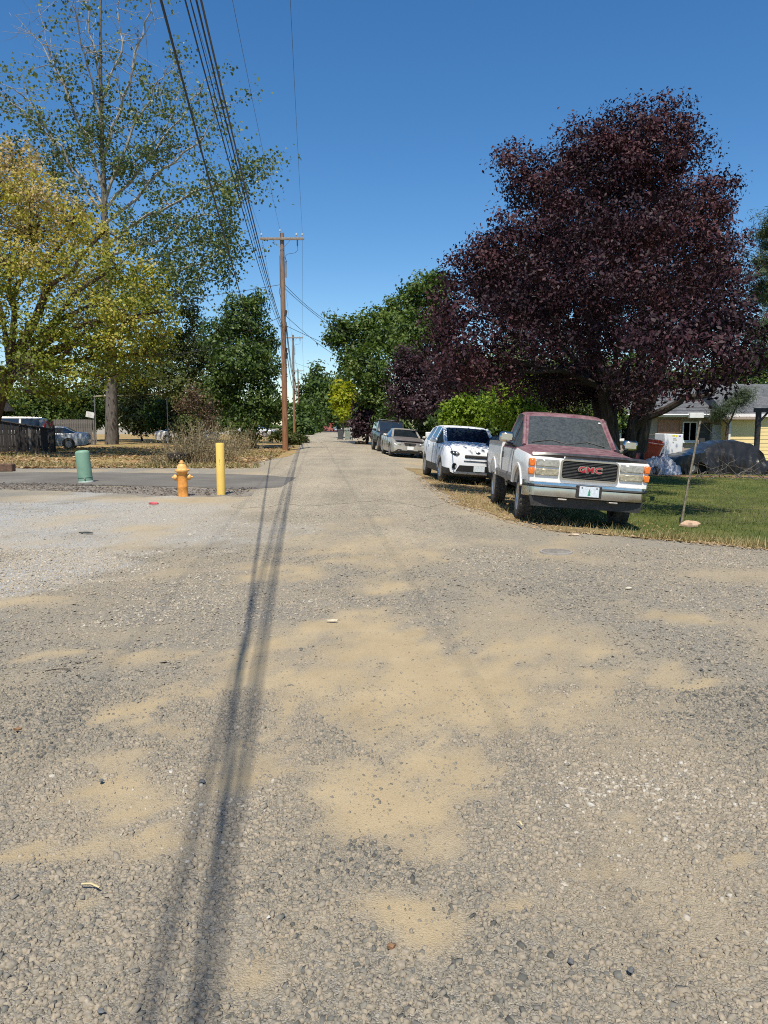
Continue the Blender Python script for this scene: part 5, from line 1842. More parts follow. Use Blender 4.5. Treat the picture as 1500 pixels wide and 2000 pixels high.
# ------------------------------------------------------------------ hydrant, bollard, pedestal
M_HYD = plain('hydrant_orange', (.68, .27, .04), .55, var=.28, scale=9, bump=.25, bscale=30, dust=.35, dcol=(.62, .36, .16))
M_HYDC = plain('hydrant_cap', (.74, .40, .11), .5, var=.14, scale=9, bump=.2, bscale=30, dust=.3, dcol=(.66, .45, .25))
hx, hy = G(358, 969)
hy_o = empty('fire_hydrant', (hx, hy, -.01), (0, R(-1), R(8)), label='orange fire hydrant with two hose nozzles beside the yellow bollard', cat='fire hydrant')
b_ = MB(); b_.lathe([(.115, -.1), (.115, .0), (.108, .03), (.106, .20), (.113, .22), (.106, .24), (.105, .50), (.115, .53), (.13, .56)], 24)
b_.build('barrel', M_HYD, hy_o, smooth=True)
b_ = MB(); b_.lathe([(.155, .56), (.160, .572), (.160, .592), (.12, .605), (.108, .62), (.105, .66), (.088, .70), (.055, .73), (.052, .742), (.062, .748), (.062, .764), (.03, .775), (.028, .80), (.004, .81)], 24)
bo_ = b_.build('bonnet', M_HYDC, hy_o, smooth=True)
for q in range(8):
    a_ = 2 * math.pi * q / 8
    MB().lathe([(.014, .585), (.014, .607), (.004, .61)], 6, (math.cos(a_) * .14, math.sin(a_) * .14, 0)).build('flange_bolt', M_HYD, bo_)
for s_ in (-1, 1):
    nz = MB(); nz.lathe([(.062, .09), (.060, .125), (.066, .13), (.066, .165), (.05, .18), (.045, .188), (.022, .195), (.020, .225), (.003, .23)], 14, (0, 0, .43), Matrix.Rotation(R(90) * s_, 3, 'Y') @ Matrix.Rotation(R(0), 3, 'X'))
    nz.build('hose_nozzle', M_HYDC, hy_o, smooth=True)
nz = MB(); nz.lathe([(.085, .08), (.083, .125), (.09, .13), (.09, .16), (.06, .175), (.026, .18), (.024, .21), (.003, .215)], 16, (0, 0, .40), Matrix.Rotation(R(90), 3, 'X') @ Matrix.Rotation(R(-150), 3, 'Y'))
nz.build('pumper_nozzle', M_HYDC, hy_o, smooth=True)

for s_ in (-1, 1):
    MB().tube([(s_ * .10, -.07, .47), (s_ * .115, -.085, .40), (s_ * .15, -.07, .365), (s_ * .18, -.04, .39)], .006, 5).build('cap_chain', plain('chain_rust', (.13, .08, .05), .8, .3), hy_o)
for (an, z_) in ((-80, .30), (-60, .12)):
    a_ = R(an)
    MB().box((math.cos(a_) * .098, math.sin(a_) * .098, z_), (.02, .016, .007), Matrix.Rotation(a_, 3, 'Z'), bev=.004).build('rust_patch', plain('rust_chip', (.20, .09, .04), .9, var=.4, scale=40), hy_o)
bx_, by_ = G(432, 967)
M_BOL = plain('bollard_yellow', (.78, .52, .11), .45, var=.07, scale=3, dust=.2, dcol=(.72, .55, .26), bump=.06, bscale=40)
bl = empty('bollard', (bx_, by_, -.01), label='plain yellow steel bollard right of the orange hydrant', cat='bollard')
MB().lathe([(.094, -.2), (.094, 1.165), (.090, 1.175), (.07, 1.18), (.004, 1.182)], 28).build('post', M_BOL, bl, smooth=True)
MB().lathe([(.0945, -.01), (.13, -.015), (.13, .012), (.096, .02)], 24, close=True).build('footing', M_GRIT, bl)
for (z_, l_) in ((.80, .035), (.76, .02), (.70, .015)):
    MB().box((.005, -.0945, z_), (.008, .004, l_), bev=.001).build('paint_chip', plain('chip_dark', (.12, .08, .03), .8), bl)

gx2, gy2 = G(168, 942)
M_PED = plain('pedestal_green', (.17, .32, .22), .5, var=.1, scale=3, dust=.3, dcol=(.34, .42, .32), bump=.08)
pd = empty('cable_pedestal', (gx2, gy2, -.02), (0, R(-4.5), 0), label='leaning green cable pedestal standing in front of the asphalt drive', cat='pedestal')
MB().lathe([(.185, .06), (.185, .82), (.18, .855), (.15, .885), (.09, .897), (.004, .90)], 28).build('dome_cover', M_PED, pd, smooth=True)
MB().lathe([(.187, .14), (.191, .145), (.191, .165), (.187, .17)], 28, close=True).build('clamp_band', plain('band_green', (.10, .20, .14), .5), pd, smooth=True)
MB().lathe([(.17, -.1), (.17, .06), (.19, .06), (.20, .03), (.20, -.1)], 28).build('base', plain('base_pale', (.42, .46, .42), .7, var=.2), pd, smooth=True)
MB().lathe([(.02, 0), (.02, .02), (.004, .025)], 8, (.06, -.185, .12), Matrix.Rotation(R(90), 3, 'X')).build('lock', M_STEEL, pd)

# ------------------------------------------------------------------ timber, sleepers, fence, sheds on the left
M_TIMB = plain('old_timber', (.13, .075, .05), .9, var=.45, scale=7, bump=.7, bscale=25)
M_TIMD = plain('dark_timber', (.035, .028, .024), .9, var=.4, scale=7, bump=.7, bscale=25)
tx_, ty_ = G(-60, 925)
o = MB().box((0, 0, .13), (2.6, .28, .26), bev=.02).build('timber_beam', M_TIMB, None, label='weathered brown timber beam lying at the left edge', cat='timber')
o.location = (W(-68, 920, 24.6).x + .15, 24.9, 0); o.rotation_euler = (0, 0, R(2))
ts = empty('sleeper_stack', (W(346, 905, 28.9).x, 29.2, 0), (0, 0, R(-14)), label='two dark timber sleepers stacked behind the hydrant', cat='timber')
MB().box((0, .05, .12), (.42, 1.0, .24), bev=.02).build('sleeper', M_TIMD, ts)
MB().box((.12, .0, .35), (.55, 1.3, .20), Matrix.Rotation(R(5), 3, 'Y'), bev=.02).build('sleeper', M_TIMD, ts)

fr = empty('wooden_fence', (0, 0, 0), label='dark weathered plank fence sloping down at the left edge', cat='fence')
M_PLANK = plain('fence_plank', (.028, .025, .024), .9, var=.5, scale=5, bump=.6, bscale=30)
M_PLANKP = plain('fence_plank_pale', (.13, .12, .11), .9, var=.4, scale=5, bump=.6, bscale=30)
fx0, fx1, fY = W(-90, 860, 41).x, W(104, 860, 41).x, 41.0
pw = .155
i = 0
xq = fx0
rp_ = random.Random(5)
pmesh = {}
while xq < fx1:
    t_ = (xq - fx0) / (fx1 - fx0)
    hgt_ = 1.8 - .55 * max(0, (t_ - .45) / .55)
    mb = MB(); mb.box((0, 0, hgt_ / 2), (pw * .92, .022, hgt_), bev=.004)
    o = mb.build('plank', M_PLANKP if rp_.random() < .07 else M_PLANK, fr)
    o.location = (xq, fY + rp_.uniform(-.012, .012), .02)
    o.rotation_euler = (0, R(rp_.uniform(-1, 1)), 0)
    xq += pw + rp_.uniform(-.006, .006)
for zz in (.35, 1.0):
    MB().box(((fx0 + fx1) / 2, fY + .055, zz), (fx1 - fx0, .05, .09)).build('rail', M_PLANK, fr)
MB().tube([(fx0 + (fx1 - fx0) * .42, fY - .04, 1.8), (fx1, fY - .04, 1.27)], .05, 4).build('top_rail', M_PLANK, fr)
for t_ in (0.0, .33, .66, 1.0):
    MB().box((fx0 + (fx1 - fx0) * t_, fY + .1, .75 if t_ > .6 else 1.0), (.11, .11, 1.5 if t_ > .6 else 2.0)).build('post', M_PLANK, fr)

# house corner at the far left: low roof and wall
M_SHING = plain('weathered_shingle', (.24, .23, .22), .9, var=.35, scale=14, bump=.5, bscale=40)
hl_ = empty('left_house', (W(-120, 850, 58).x, 58, 0), label='small grey roofed house corner at the left edge behind the fence', cat='house')
MB().box((0, 0, 1.3), (7.6, 5, 2.6)).build('wall', plain('grey_wall', (.30, .29, .27), .85, var=.15), hl_)
MB().prism([(-3.2, 2.58), (3.2, 2.58), (0, 4.0)], -4.2, 4.6, axis='x').build('roof', M_SHING, hl_)
MB().box((3.3, -2.52, 1.4), (.5, .05, 1.4)).build('window', GLASS_C, hl_)
sx0, sx1 = W(108, 850, 56).x, W(180, 850, 56).x
sh = empty('plank_screen', (sx0, 56, 0), label='grey plank screen and post behind the silver sedan', cat='fence')
q = 0
while q * .17 < sx1 - sx0:
    o = MB().box((0, 0, .95), (.155, .025, 1.9), bev=.004).build('plank', M_PLANKP, sh)
    o.location = (q * .17, rp_.uniform(-.012, .012), 0)
    q += 1
for zz in (.4, 1.5):
    MB().box(((sx1 - sx0) / 2, .05, zz), (sx1 - sx0, .05, .09)).build('rail', M_PLANK, sh)
MB().box((sx1 - sx0 + .15, .02, 1.15), (.12, .12, 2.3)).build('post', M_PLANKP, sh)
MB().box((sx1 - sx0 - .05, -.08, 2.25), (.62, .05, .42), Matrix.Rotation(R(12), 3, 'Y')).build('board', plain('weathered_white', (.55, .55, .53), .7, var=.3, scale=6), sh)

# ------------------------------------------------------------------ houses on the right
M_TAUPE = plain('taupe_wall', (.36, .29, .24), .85, var=.1, scale=2, bump=.15, bscale=60)
M_WHITE = plain('white_trim', (.72, .71, .68), .6, var=.08, scale=3)
M_YSIDE = plain('yellow_siding', (.80, .62, .30), .6, var=.05, scale=2)
M_GARD = plain('garage_grey', (.50, .51, .54), .55, var=.06, scale=3)
k = NT('roof_shingles')
co = k.coord()
br = k.n('ShaderNodeTexBrick'); br.inputs['Scale'].default_value = 1.0
br.inputs['Brick Width'].default_value = .30; br.inputs['Row Height'].default_value = .14; br.inputs['Mortar Size'].default_value = .008
br.inputs['Color1'].default_value = (.095, .10, .107, 1); br.inputs['Color2'].default_value = (.14, .145, .152, 1); br.inputs['Mortar'].default_value = (.05, .05, .053, 1)
k.l(co, br.inputs['Vector'])
nn = k.noise(co, 3, 5, .6)
M_ROOF = k.done(k.bsdf(k.mix(.6, br.outputs[0], k.ramp(nn, [(.3, (.75, .75, .75)), (.7, (1.2, 1.2, 1.2))]), 'MULTIPLY'), .9, 0, None, .2))
GZ = -.42
h1 = empty('grey_roofed_house', (14.0, 40, GZ), label='low taupe house with a grey shingle roof and garage behind the plum trunk', cat='house')
MB().box((1.2, 3.2, 1.2), (8.4, 6.0, 2.5)).build('wall', M_TAUPE, h1)
# hip roof
e0, e1, y0, y1, ze, zr = -3.5, 6.2, -.35, 7.4, 2.50, 4.05
rv = [(e0, y0, ze), (e1, y0, ze), (e1, y1, ze), (e0, y1, ze), (e0 + 3.3, 3.5, zr), (e1 - .4, 3.5, zr)]
rb = MB(); rb.add(rv, [(0, 1, 5, 4), (1, 2, 5), (2, 3, 4, 5), (3, 0, 4), (3, 2, 1, 0)])
ro_ = rb.build('roof', M_ROOF, h1)
for q in range(1, 8):
    t_ = q / 8
    yy = y0 + (3.5 - y0) * t_; zz = ze + (zr - ze) * t_
    xl_ = e0 + 3.3 * t_; xr_ = e1 - .4 * t_
    MB().box(((xl_ + xr_) / 2, yy, zz + .012), (xr_ - xl_, .03, .022), Matrix.Rotation(math.atan2(zr - ze, 3.5 - y0), 3, 'X')).build('shingle_course', M_ROOF, ro_)
MB().box(((e0 + e1) / 2, y0 - .03, ze - .07), (e1 - e0, .05, .15), bev=.01).build('fascia', M_WHITE, h1)
MB().tube([(e0, y0 - .10, ze - .03), (e1, y0 - .10, ze - .03)], .06, 6).build('gutter', M_WHITE, h1, smooth=True)


def window(parent, x0, x1, z0, z1, y, split=True):
    w_ = empty('tmp') if False else None
    fr_ = MB()
    t = .07
    fr_.box(((x0 + x1) / 2, y, z1 - t / 2), (x1 - x0, .08, t)); fr_.box(((x0 + x1) / 2, y, z0 + t / 2), (x1 - x0, .08, t))
    fr_.box((x0 + t / 2, y + .003, (z0 + z1) / 2), (t, .08, z1 - z0 - 2 * t)); fr_.box((x1 - t / 2, y + .003, (z0 + z1) / 2), (t, .08, z1 - z0 - 2 * t))
    if split: fr_.box(((x0 + x1) / 2, y + .003, (z0 + z1) / 2), (.04, .06, z1 - z0 - 2 * t))
    fo = fr_.build('window', M_WHITE, parent)
    MB().box(((x0 + x1) / 2, y + .02, (z0 + z1) / 2), (x1 - x0 - t, .02, z1 - z0 - t)).build('pane', GLASS_C, fo)
    MB().box(((x0 + x1) / 2, y - .04, z0 - .04), (x1 - x0 + .12, .14, .07)).build('sill', M_WHITE, fo)


window(h1, 2.05, 2.85, 1.05, 2.12, .19)
window(h1, -1.3, -.5, 1.15, 2.10, .19)
MB().box((1.35, .17, 1.55), (1.25, .05, 1.35), bev=.01).build('wood_panel', plain('rust_panel', (.38, .20, .13), .8, var=.15), h1)
MB().tube([(1.92, .10, 1.0), (1.92, .10, 2.2)], .03, 6).build('copper_post', plain('copper', (.50, .26, .14), .5), h1)
MB().box((3.25, .17, 1.05), (.55, .06, 2.0), bev=.01).build('door', plain('door_dark', (.05, .05, .052), .6), h1)
MB().box((4.35, -.6, 2.3), (2.3, 1.6, .14)).build('garage_header', M_TAUPE, h1)
gd = MB().box((4.35, .14, .98), (1.45, .05, 1.96)).build('garage_door', M_GARD, h1)
for q in range(4):
    MB().box((4.35, .105, .27 + q * .49), (1.41, .03, .455), bev=.012).build('panel', M_GARD, gd)
MB().box((5.35, -.5, 1.1), (.42, .42, 2.3)).build('pillar', plain('slate_wall', (.17, .19, .21), .8, var=.1), h1)
MB().box((2.45, -.5, 2.44), (.75, .32, .28), bev=.02).build('downspout_box', M_WHITE, h1)

h2 = empty('yellow_house', (21.4, 39.0, GZ), label='pale yellow lap sided house at the right edge', cat='house')
MB().box((0, 3.0, 1.2), (6.6, 5.8, 2.4)).build('wall', M_YSIDE, h2)
for q in range(12):
    o = MB().prism([(-.020, 0), (.012, .002), (.012, .20), (-.004, .20)], -3.3, 3.3, axis='x').build('siding_board', M_YSIDE, h2)
    o.location = (0, .085, .02 + q * .196)
MB().box((-3.34, .06, 1.2), (.10, .12, 2.4)).build('corner_board', M_WHITE, h2)
rb = MB(); rb.prism([(-.15, 2.36), (6.4, 2.36), (6.4, 2.48), (2.9, 4.2), (-.15, 2.5)], -3.7, 3.7, axis='x'); rb.build('roof', M_ROOF, h2)
MB().box((0, -.18, 2.44), (7.4, .05, .16)).build('fascia', M_WHITE, h2)
window(h2, .55, 1.75, .85, 1.35, .02, False)
MB().box((-1.1, .03, 1.0), (.16, .12, .42), bev=.02).build('meter_box', M_STEEL, h2)
# open carport post and beam in front
cpx = W(1478, 870, 33).x
cp = empty('carport', (cpx, 33, tzf(cpx, 33)), label='dark carport post and beam in front of the yellow house', cat='carport')
M_CPW = plain('carport_dark', (.03, .03, .032), .8, var=.3)
MB().box((0, 0, 1.2), (.20, .16, 2.4), bev=.015).build('post', M_CPW, cp)
MB().box((1.6, 0, 2.47), (3.6, .16, .18), bev=.01).build('beam', M_CPW, cp)
MB().tube([(.05, 0, 1.95), (.42, 0, 2.4)], .05, 5).build('brace', M_CPW, cp)
MB().box((3.2, 0, 1.2), (.18, .16, 2.4), bev=.015).build('post', M_CPW, cp)

# ------------------------------------------------------------------ things in the right yard
# covered car
M_TARP = plain('black_plastic_sheet', (.022, .022, .022), .27, var=.4, scale=3, spec=.32, bump=.7, bscale=4.5)
cx_, cy_ = W(1395, 915, 27.3).x, 27.6
cc = empty('covered_car', (cx_, cy_, tzf(cx_, cy_)), (0, 0, R(-86)), label='car wrapped in shiny black plastic sheet in front of the garage', cat='covered car')
cc.scale = (.9, .86, .9)
V_, F_ = [], []
KU, KV = 60, 40
prof_y = [-2.15, -1.95, -1.3, -.75, -.2, .3, .9, 1.45, 1.75, 1.95]
prof_z = [.45, .72, .86, .95, 1.28, 1.36, 1.36, 1.25, 1.05, .55]
r_c = np.random.default_rng(3)
for iu in range(KU + 1):
    yy = -2.25 + 4.35 * iu / KU
    zt = float(np.interp(yy, prof_y, prof_z))
    wt = .62 + .22 * (zt < 1.0)
    for iv in range(KV + 1):
        s_ = iv / KV * 2 - 1
        a = abs(s_)
        fold = (1 - 2 * abs(math.sin(yy * 5 + s_ * 2.5 + 2 * math.sin(yy * 2.3)))) * .8 + (1 - 2 * abs(math.sin(yy * 11 + 1.7 * s_))) * .5
        if a < .45:
            xx = s_ / .45 * wt; zz = zt - .03 * (a / .45) ** 2 + .03 * fold
        else:
            t_ = (a - .45) / .55
            xx = math.copysign(wt + (.93 - wt) * min(1, t_ * 1.6) + .16 * max(0, t_ - .6) + fold * .13 * t_, s_)
            zz = zt - .02 - (zt - .02) * t_ ** .9 + .01
            if -.6 > yy > -1.35 and s_ > 0 and t_ > .55:
                zz = max(zz, .30 + .25 * (1 - abs(yy + .98) / .37))
        V_.append((xx, yy, max(zz, .01)))
for iu in range(KU):
    for iv in range(KV):
        F_.append((iu * (KV + 1) + iv, iu * (KV + 1) + iv + 1, (iu + 1) * (KV + 1) + iv + 1, (iu + 1) * (KV + 1) + iv))
mb = MB(); mb.add(V_, F_); mb.build('plastic_sheet', M_TARP, cc, smooth=True, angle=35)
MB().box((0, -.1, .32), (1.5, 3.6, .4)).build('underbody', UNDER, cc)
for (xx, yy) in ((.72, -1.3), (-.72, -1.3), (.72, 1.2), (-.72, 1.2)):
    make_wheel(cc, xx, yy, .31, .2, 1 if xx > 0 else -1, tread=False)

# appliance with stickers
M_APPL = plain('appliance_white', (.80, .80, .79), .4, var=.04, scale=3)
fx_, fy_ = W(1306, 900, 29).x, 29.2
fg = empty('refrigerator', (fx_, fy_, tzf(fx_, fy_)), (0, R(1.5), R(12)), label='white refrigerator with stickers standing in the right yard', cat='refrigerator')
MB().box((0, 0, .72), (.80, .66, 1.42), bev=.02).build('cabinet', M_APPL, fg)
MB().box((0, -.352, .94), (.79, .04, .96), bev=.012).build('door', M_APPL, fg)
MB().box((0, -.352, .24), (.79, .04, .40), bev=.012).build('door', M_APPL, fg)
for zz in (.85, .35):
    MB().tube([(-.34, -.375, zz - .12), (-.34, -.42, zz - .10), (-.34, -.42, zz + .10), (-.34, -.375, zz + .12)], .012, 5).build('handle', plain('handle_grey', (.3, .3, .3), .5), fg)
for (xx, zz, w_, h_, c_) in ((-.02, 1.36, .12, .06, (.75, .62, .02)), (.10, 1.35, .07, .08, (.78, .68, .05)), (.24, 1.35, .09, .05, (.22, .16, .42)), (.04, 1.20, .17, .03, (.30, .27, .08)), (-.03, 1.10, .04, .05, (.10, .10, .05)), (.02, 1.26, .12, .015, (.2, .3, .5))):
    MB().box((xx, -.3745, zz), (w_, .003, h_)).build('sticker', plain('sticker_%d' % int(c_[0] * 1000 + c_[1] * 100 + zz * 7), c_, .5, var=.1), fg)

# orange-red chipper hopper
M_HOP = plain('hopper_red', (.50, .075, .03), .45, var=.15, scale=5, dust=.15)
cx2, cy2 = W(1264, 900, 27.2).x, 27.2
ch = empty('wood_chipper', (cx2, cy2, tzf(cx2, cy2)), (0, 0, R(-12)), label='orange red wood chipper hopper beside the white refrigerator', cat='wood chipper')
hv = []
o8 = lambda w_, d_, c_: [(-w_ + c_, -d_), (w_ - c_, -d_), (w_, -d_ + c_), (w_, d_ - c_), (w_ - c_, d_), (-w_ + c_, d_), (-w_, d_ - c_), (-w_, -d_ + c_)]
levels = [(.16, .14, .05, .28, 0, 0), (.30, .24, .08, 1.18, -.02, -.05), (.33, .27, .09, 1.20, -.02, -.06), (.33, .27, .09, 1.24, -.02, -.06), (.28, .22, .07, 1.24, -.02, -.06), (.25, .19, .06, .9, -.02, -.04)]
tilt = Matrix.Rotation(R(16), 3, 'X') @ Matrix.Rotation(R(9), 3, 'Y')
vs, fs = [], []
for (w_, d_, c_, z_, ox, oy) in levels:
    for (a_, b2) in o8(w_, d_, c_):
        vs.append(tilt @ Vector((a_ + ox, b2 + oy, z_)))
for l_ in range(len(levels) - 1):
    for q in range(8):
        q2 = (q + 1) % 8
        fs.append((l_ * 8 + q, l_ * 8 + q2, l_ * 8 + 8 + q2, l_ * 8 + 8 + q))
fs += [tuple(range(8))[::-1], tuple(range(40, 48))]
mb = MB(); mb.add(vs, fs); hop = mb.build('hopper', M_HOP, ch)
rimv = [tilt @ Vector((a_ - .02, b2 - .06, 1.245)) for (a_, b2) in o8(.315, .255, .085)]
MB().tube(rimv + [rimv[0]], .018, 5).build('hopper_rim', plain('rim_pale', (.72, .42, .34), .5), ch)
MB().box((0.05, .1, .32), (.6, .7, .34), bev=.04).build('engine_housing', M_CPW, ch)
for s_ in (-1, 1):
    make_wheel(ch, s_ * .42, .15, .24, .13, s_, tread=False)
# pink-white scrap bin edge beside it
MB().box((0, 0, .55), (.34, .3, 1.1), bev=.05, taper=(1.12, 1.12)).build('scrap_bin', plain('scrap_pink', (.55, .16, .13), .6, var=.3), None, label='small red and pink bin just left of the chipper hopper', cat='bin').location = (W(1241, 900, 27.6).x, 27.8, tzf(9.5, 27.6))

# white moulded panel leaning behind the hopper
wp_ = empty('plastic_shell', (W(1256, 900, 28.4).x, 28.5, tzf(10, 28.4)), label='tilted white plastic shell behind the chipper hopper', cat='shell')
poly = [(-.42, .72), (.10, .62), (.40, .78), (.45, 1.08), (.05, 1.40), (-.28, 1.25), (-.40, 1.02)]
mb = MB(); mb.prism(poly, -.05, .05); mb.build('shell', M_APPL, wp_, smooth=False)
MB().prism([(a_ * .75, 1.02 + (b2 - 1.02) * .75) for a_, b2 in poly], -.14, -.05).build('shell_face', M_APPL, wp_)
MB().box((0, .02, .35), (.6, .5, .72), bev=.03).build('stand', M_CPW, wp_)

# blue-white tarp heap
M_TARPB = plain('silver_blue_tarp', (.50, .51, .55), .4, var=.35, scale=4, bump=.5, bscale=9, spec=.5)
hb = empty('tarp_heap', (W(1292, 905, 26.6).x, 26.7, tzf(9.9, 26.7)), label='crumpled silver blue tarp heap in front of the refrigerator', cat='tarp')
V_, F_ = [], []
for i_ in range(33):
    for j_ in range(25):
        u_, v_ = i_ / 32 * 2 - 1, j_ / 24 * 2 - 1
        rr = math.sqrt(u_ * u_ + v_ * v_)
        zz = .82 * max(0, 1 - rr ** 1.9) ** .8
        an = math.atan2(v_, u_)
        wv = math.sin(an * 11 + rr * 4) * .09 + math.sin(an * 23) * .04
        V_.append((u_ * (.62 + wv), v_ * (.52 + wv), max(.012, .75 * zz + .10 * math.sin(u_ * 9 + v_ * 5) * (zz > .05) + wv * .6 * (zz > .05))))
for i_ in range(32):
    for j_ in range(24):
        F_.append((i_ * 25 + j_, i_ * 25 + j_ + 1, (i_ + 1) * 25 + j_ + 1, (i_ + 1) * 25 + j_))
mb = MB(); mb.add(V_, F_); mb.build('tarp', M_TARPB, hb, smooth=True, angle=50)
make_wheel(hb, -.35, -.52, .16, .1, -1, tread=False)

# leaning stake with sagging wire netting
sa = Vector((*G(1329, 1016), 0)); sa.z = tzf(sa.x, sa.y)
D_ = 1.70 * FPX / (1016 - 827)
sx4 = W(1329, 1016, 12.6)
sx4.z = tzf(sx4.x, 12.6)
st_top = W(1368, 822, 12.75)
fn = empty('wire_fence', sx4, label='leaning rusty stake with sagging wire netting on the lawn', cat='fence')
MB().tube([Vector((0, 0, -.1)), (st_top - sx4) * .33, (st_top - sx4) * .66, st_top - sx4], [.020, .019, .018, .018], 6).build('stake', plain('rusty_stake', (.20, .17, .12), .8, var=.5, scale=20), fn)
M_NET = plain('rusty_wire', (.11, .085, .065), .8, var=.3)
net = MB()
rn = random.Random(9)
L_ = 3.2
for q in range(9):
    z_ = .08 + q * .11
    pts = []
    for t_ in np.linspace(0, 1, 14):
        x_ = t_ * L_
        pts.append((x_ + .12 * (1 - t_), -.35 * t_ + .25 * math.sin(t_ * 5), max(.02, z_ * (1 - .55 * math.sin(min(1, t_ * 1.4) * math.pi) ** 2 * (.5 + .5 * q / 9)) - tzf(sx4.x, 12.6) * 0 + rn.uniform(-.02, .02))))
    net.tube(pts, .0022, 3, caps=False)
for q in range(22):
    x_ = .15 + q * .14
    t_ = x_ / L_
    top = .95 * (1 - .5 * math.sin(min(1, t_ * 1.4) * math.pi) ** 2)
    net.tube([(x_ + .12 * (1 - t_), -.35 * t_ + .25 * math.sin(t_ * 5), .02), (x_ + rn.uniform(-.05, .05), -.35 * t_ + .25 * math.sin(t_ * 5), top)], .0022, 3, caps=False)
net.build('netting', M_NET, fn, fix=False, kind='stuff')
MB().tube([st_top - sx4, (st_top - sx4) + Vector((.25, 0, -.25)), (st_top - sx4) + Vector((.50, -.05, -.75)), (st_top - sx4) + Vector((1.0, 0, -.85))], .003, 4).build('tie_wire', M_NET, fn)

# tangle of bare branches in front of the covered car
bp_ = empty('bare_branches', (W(1455, 925, 24).x, 24.0, tzf(11.8, 24)), label='tangle of bare dead branches at the right edge of the lawn', cat='branches')
rn = np.random.default_rng(77)
mb = MB()
for q in range(46):
    a_ = Vector((rn.uniform(-1.6, 2.2), rn.uniform(-.4, .5), rn.uniform(.0, .25)))
    b2 = a_ + Vector((rn.uniform(-.9, 1.1), rn.uniform(-.2, .2), rn.uniform(-.1, .65)))
    b2.z = max(.02, b2.z)
    pts = wob(a_, b2, 5, .22, rn)
    mb.tube([(p.x, p.y, max(.01, p.z)) for p in pts], [.016, .014, .011, .009, .006, .003], 4, caps=False)
mb.build('twigs', B_GREY, bp_, fix=False, kind='stuff')

# fieldstone at the stake
rk = MB(); rk.ball((0, 0, .03), (.17, .11, .075), 12, 7, amp=.14, seed=4)
o = rk.build('fieldstone', plain('sandstone', (.50, .34, .23), .85, var=.2, scale=10, bump=.4), None, True, 25, label='flat pinkish fieldstone on the grass at the foot of the stake', cat='stone')
fx5 = W(1348, 1017, 12.45); o.location = (fx5.x, 12.45, tzf(fx5.x, 12.45) + .01)

# ------------------------------------------------------------------ bins and odds beside the lane
M_BIN = plain('bin_grey', (.075, .078, .085), .55, var=.2)
M_BIND = plain('bin_dark', (.02, .022, .022), .55, var=.3)


def wheelie_bin(label, x, y, yaw, mat, lid, h=1.05):
    b = empty('wheeled_bin', (x, y, tzf(x, y)), (0, 0, yaw), label=label, cat='bin')
    MB().box((0, 0, h * .5 + .04), (.46, .52, h * .92), bev=.03, taper=(1.22, 1.28)).build('body', mat, b)
    MB().box((0, .0, h + .03), (.62, .74, .07), bev=.025).build('lid', lid, b)
    MB().tube([(-.25, .40, h - .02), (.25, .40, h - .02)], .018, 6).build('handle', lid, b)
    for s_ in (-1, 1):
        MB().lathe([(.11, -.03), (.12, -.01), (.12, .01), (.11, .03)], 14, (s_ * .25, .30, .12), Matrix.Rotation(R(90), 3, 'Y')).build('wheel', RUBBER, b)
    return b


wheelie_bin('grey wheeled bin at the right edge of the lane', W(665, 857, 72).x, 72, R(5), M_BIN, M_BIN, 1.0)
wheelie_bin('pale green wheeled bin beside the grey one', W(679, 857, 73).x, 73.4, R(-6), plain('bin_pale', (.25, .30, .25), .55), plain('bin_pale', (.25, .30, .25), .55), .98)
wheelie_bin('dark wheeled bin between the gold sedan and the white crossover', W(845, 893, 33).x, 33.2, R(0), M_BIND, M_BIND, 1.02)
o = MB().box((0, 0, .12), (.62, .42, .24), bev=.03).build('storage_tub', plain('tub_white', (.66, .67, .64), .5), None, label='white tub resting on the dark bin lid', cat='tub')
o.location = (W(845, 893, 33).x, 33.2, tzf(2, 33) + 1.11)
mbx = empty('mailbox', (W(688, 858, 70).x, 70, 0), label='white mailbox on a short post beside the bins', cat='mailbox')
MB().tube([(0, 0, -.1), (0, 0, .55)], .05, 6).build('post', M_ARM, mbx)
MB().prism(rrect(.42, .24, .1), -.28, .28, tf=Matrix.Translation((0, 0, .66))).build('box', WHITEP, mbx)
lg = MB(); lg.tube([(-.45, 0, .12), (0, .03, .13), (.4, 0, .10)], [.12, .13, .09], 9)
o = lg.build('log', B_BROWN, None, True, label='short brown log lying on the right shoulder of the lane', cat='log')
o.location = (W(705, 866, 58).x, 58, 0)
rh = MB(); rh.ball((0, 0, 0), (2.6, 1.6, 1.05), 16, 8, amp=.10, seed=8)
o = rh.build('gravel_heap', plain('red_cinder', (.26, .085, .065), .95, var=.3, scale=3, bump=.6), None, True, 30, label='heap of red cinder gravel at the far end of the lane', cat='heap')
o.location = (W(637, 838, 160).x, 160, -.1)
rs = MB().box((0, 0, .85), (1.4, .12, 1.7), bev=.02).build('red_gate', plain('gate_red', (.30, .06, .06), .7), None, label='small dark red gate at the far end of the lane', cat='gate')
rs.location = (W(647, 838, 158).x, 162, 0)
pipe = empty('clothes_line', (W(255, 775, 60).x, 60, 0), label='yellowish horizontal pole behind the poplar trunk', cat='pole')
MB().tube([(-3.0, 0, 3.75), (0, 0, 3.85), (3.0, 0, 4.0)], .045, 6).build('cross_pole', plain('pale_pole', (.55, .5, .33), .6), pipe)
for s_ in (-2.9, 2.9):
    MB().tube([(s_, 0, -.1), (s_, 0, 3.9)], .04, 6).build('upright', M_STEEL, pipe)

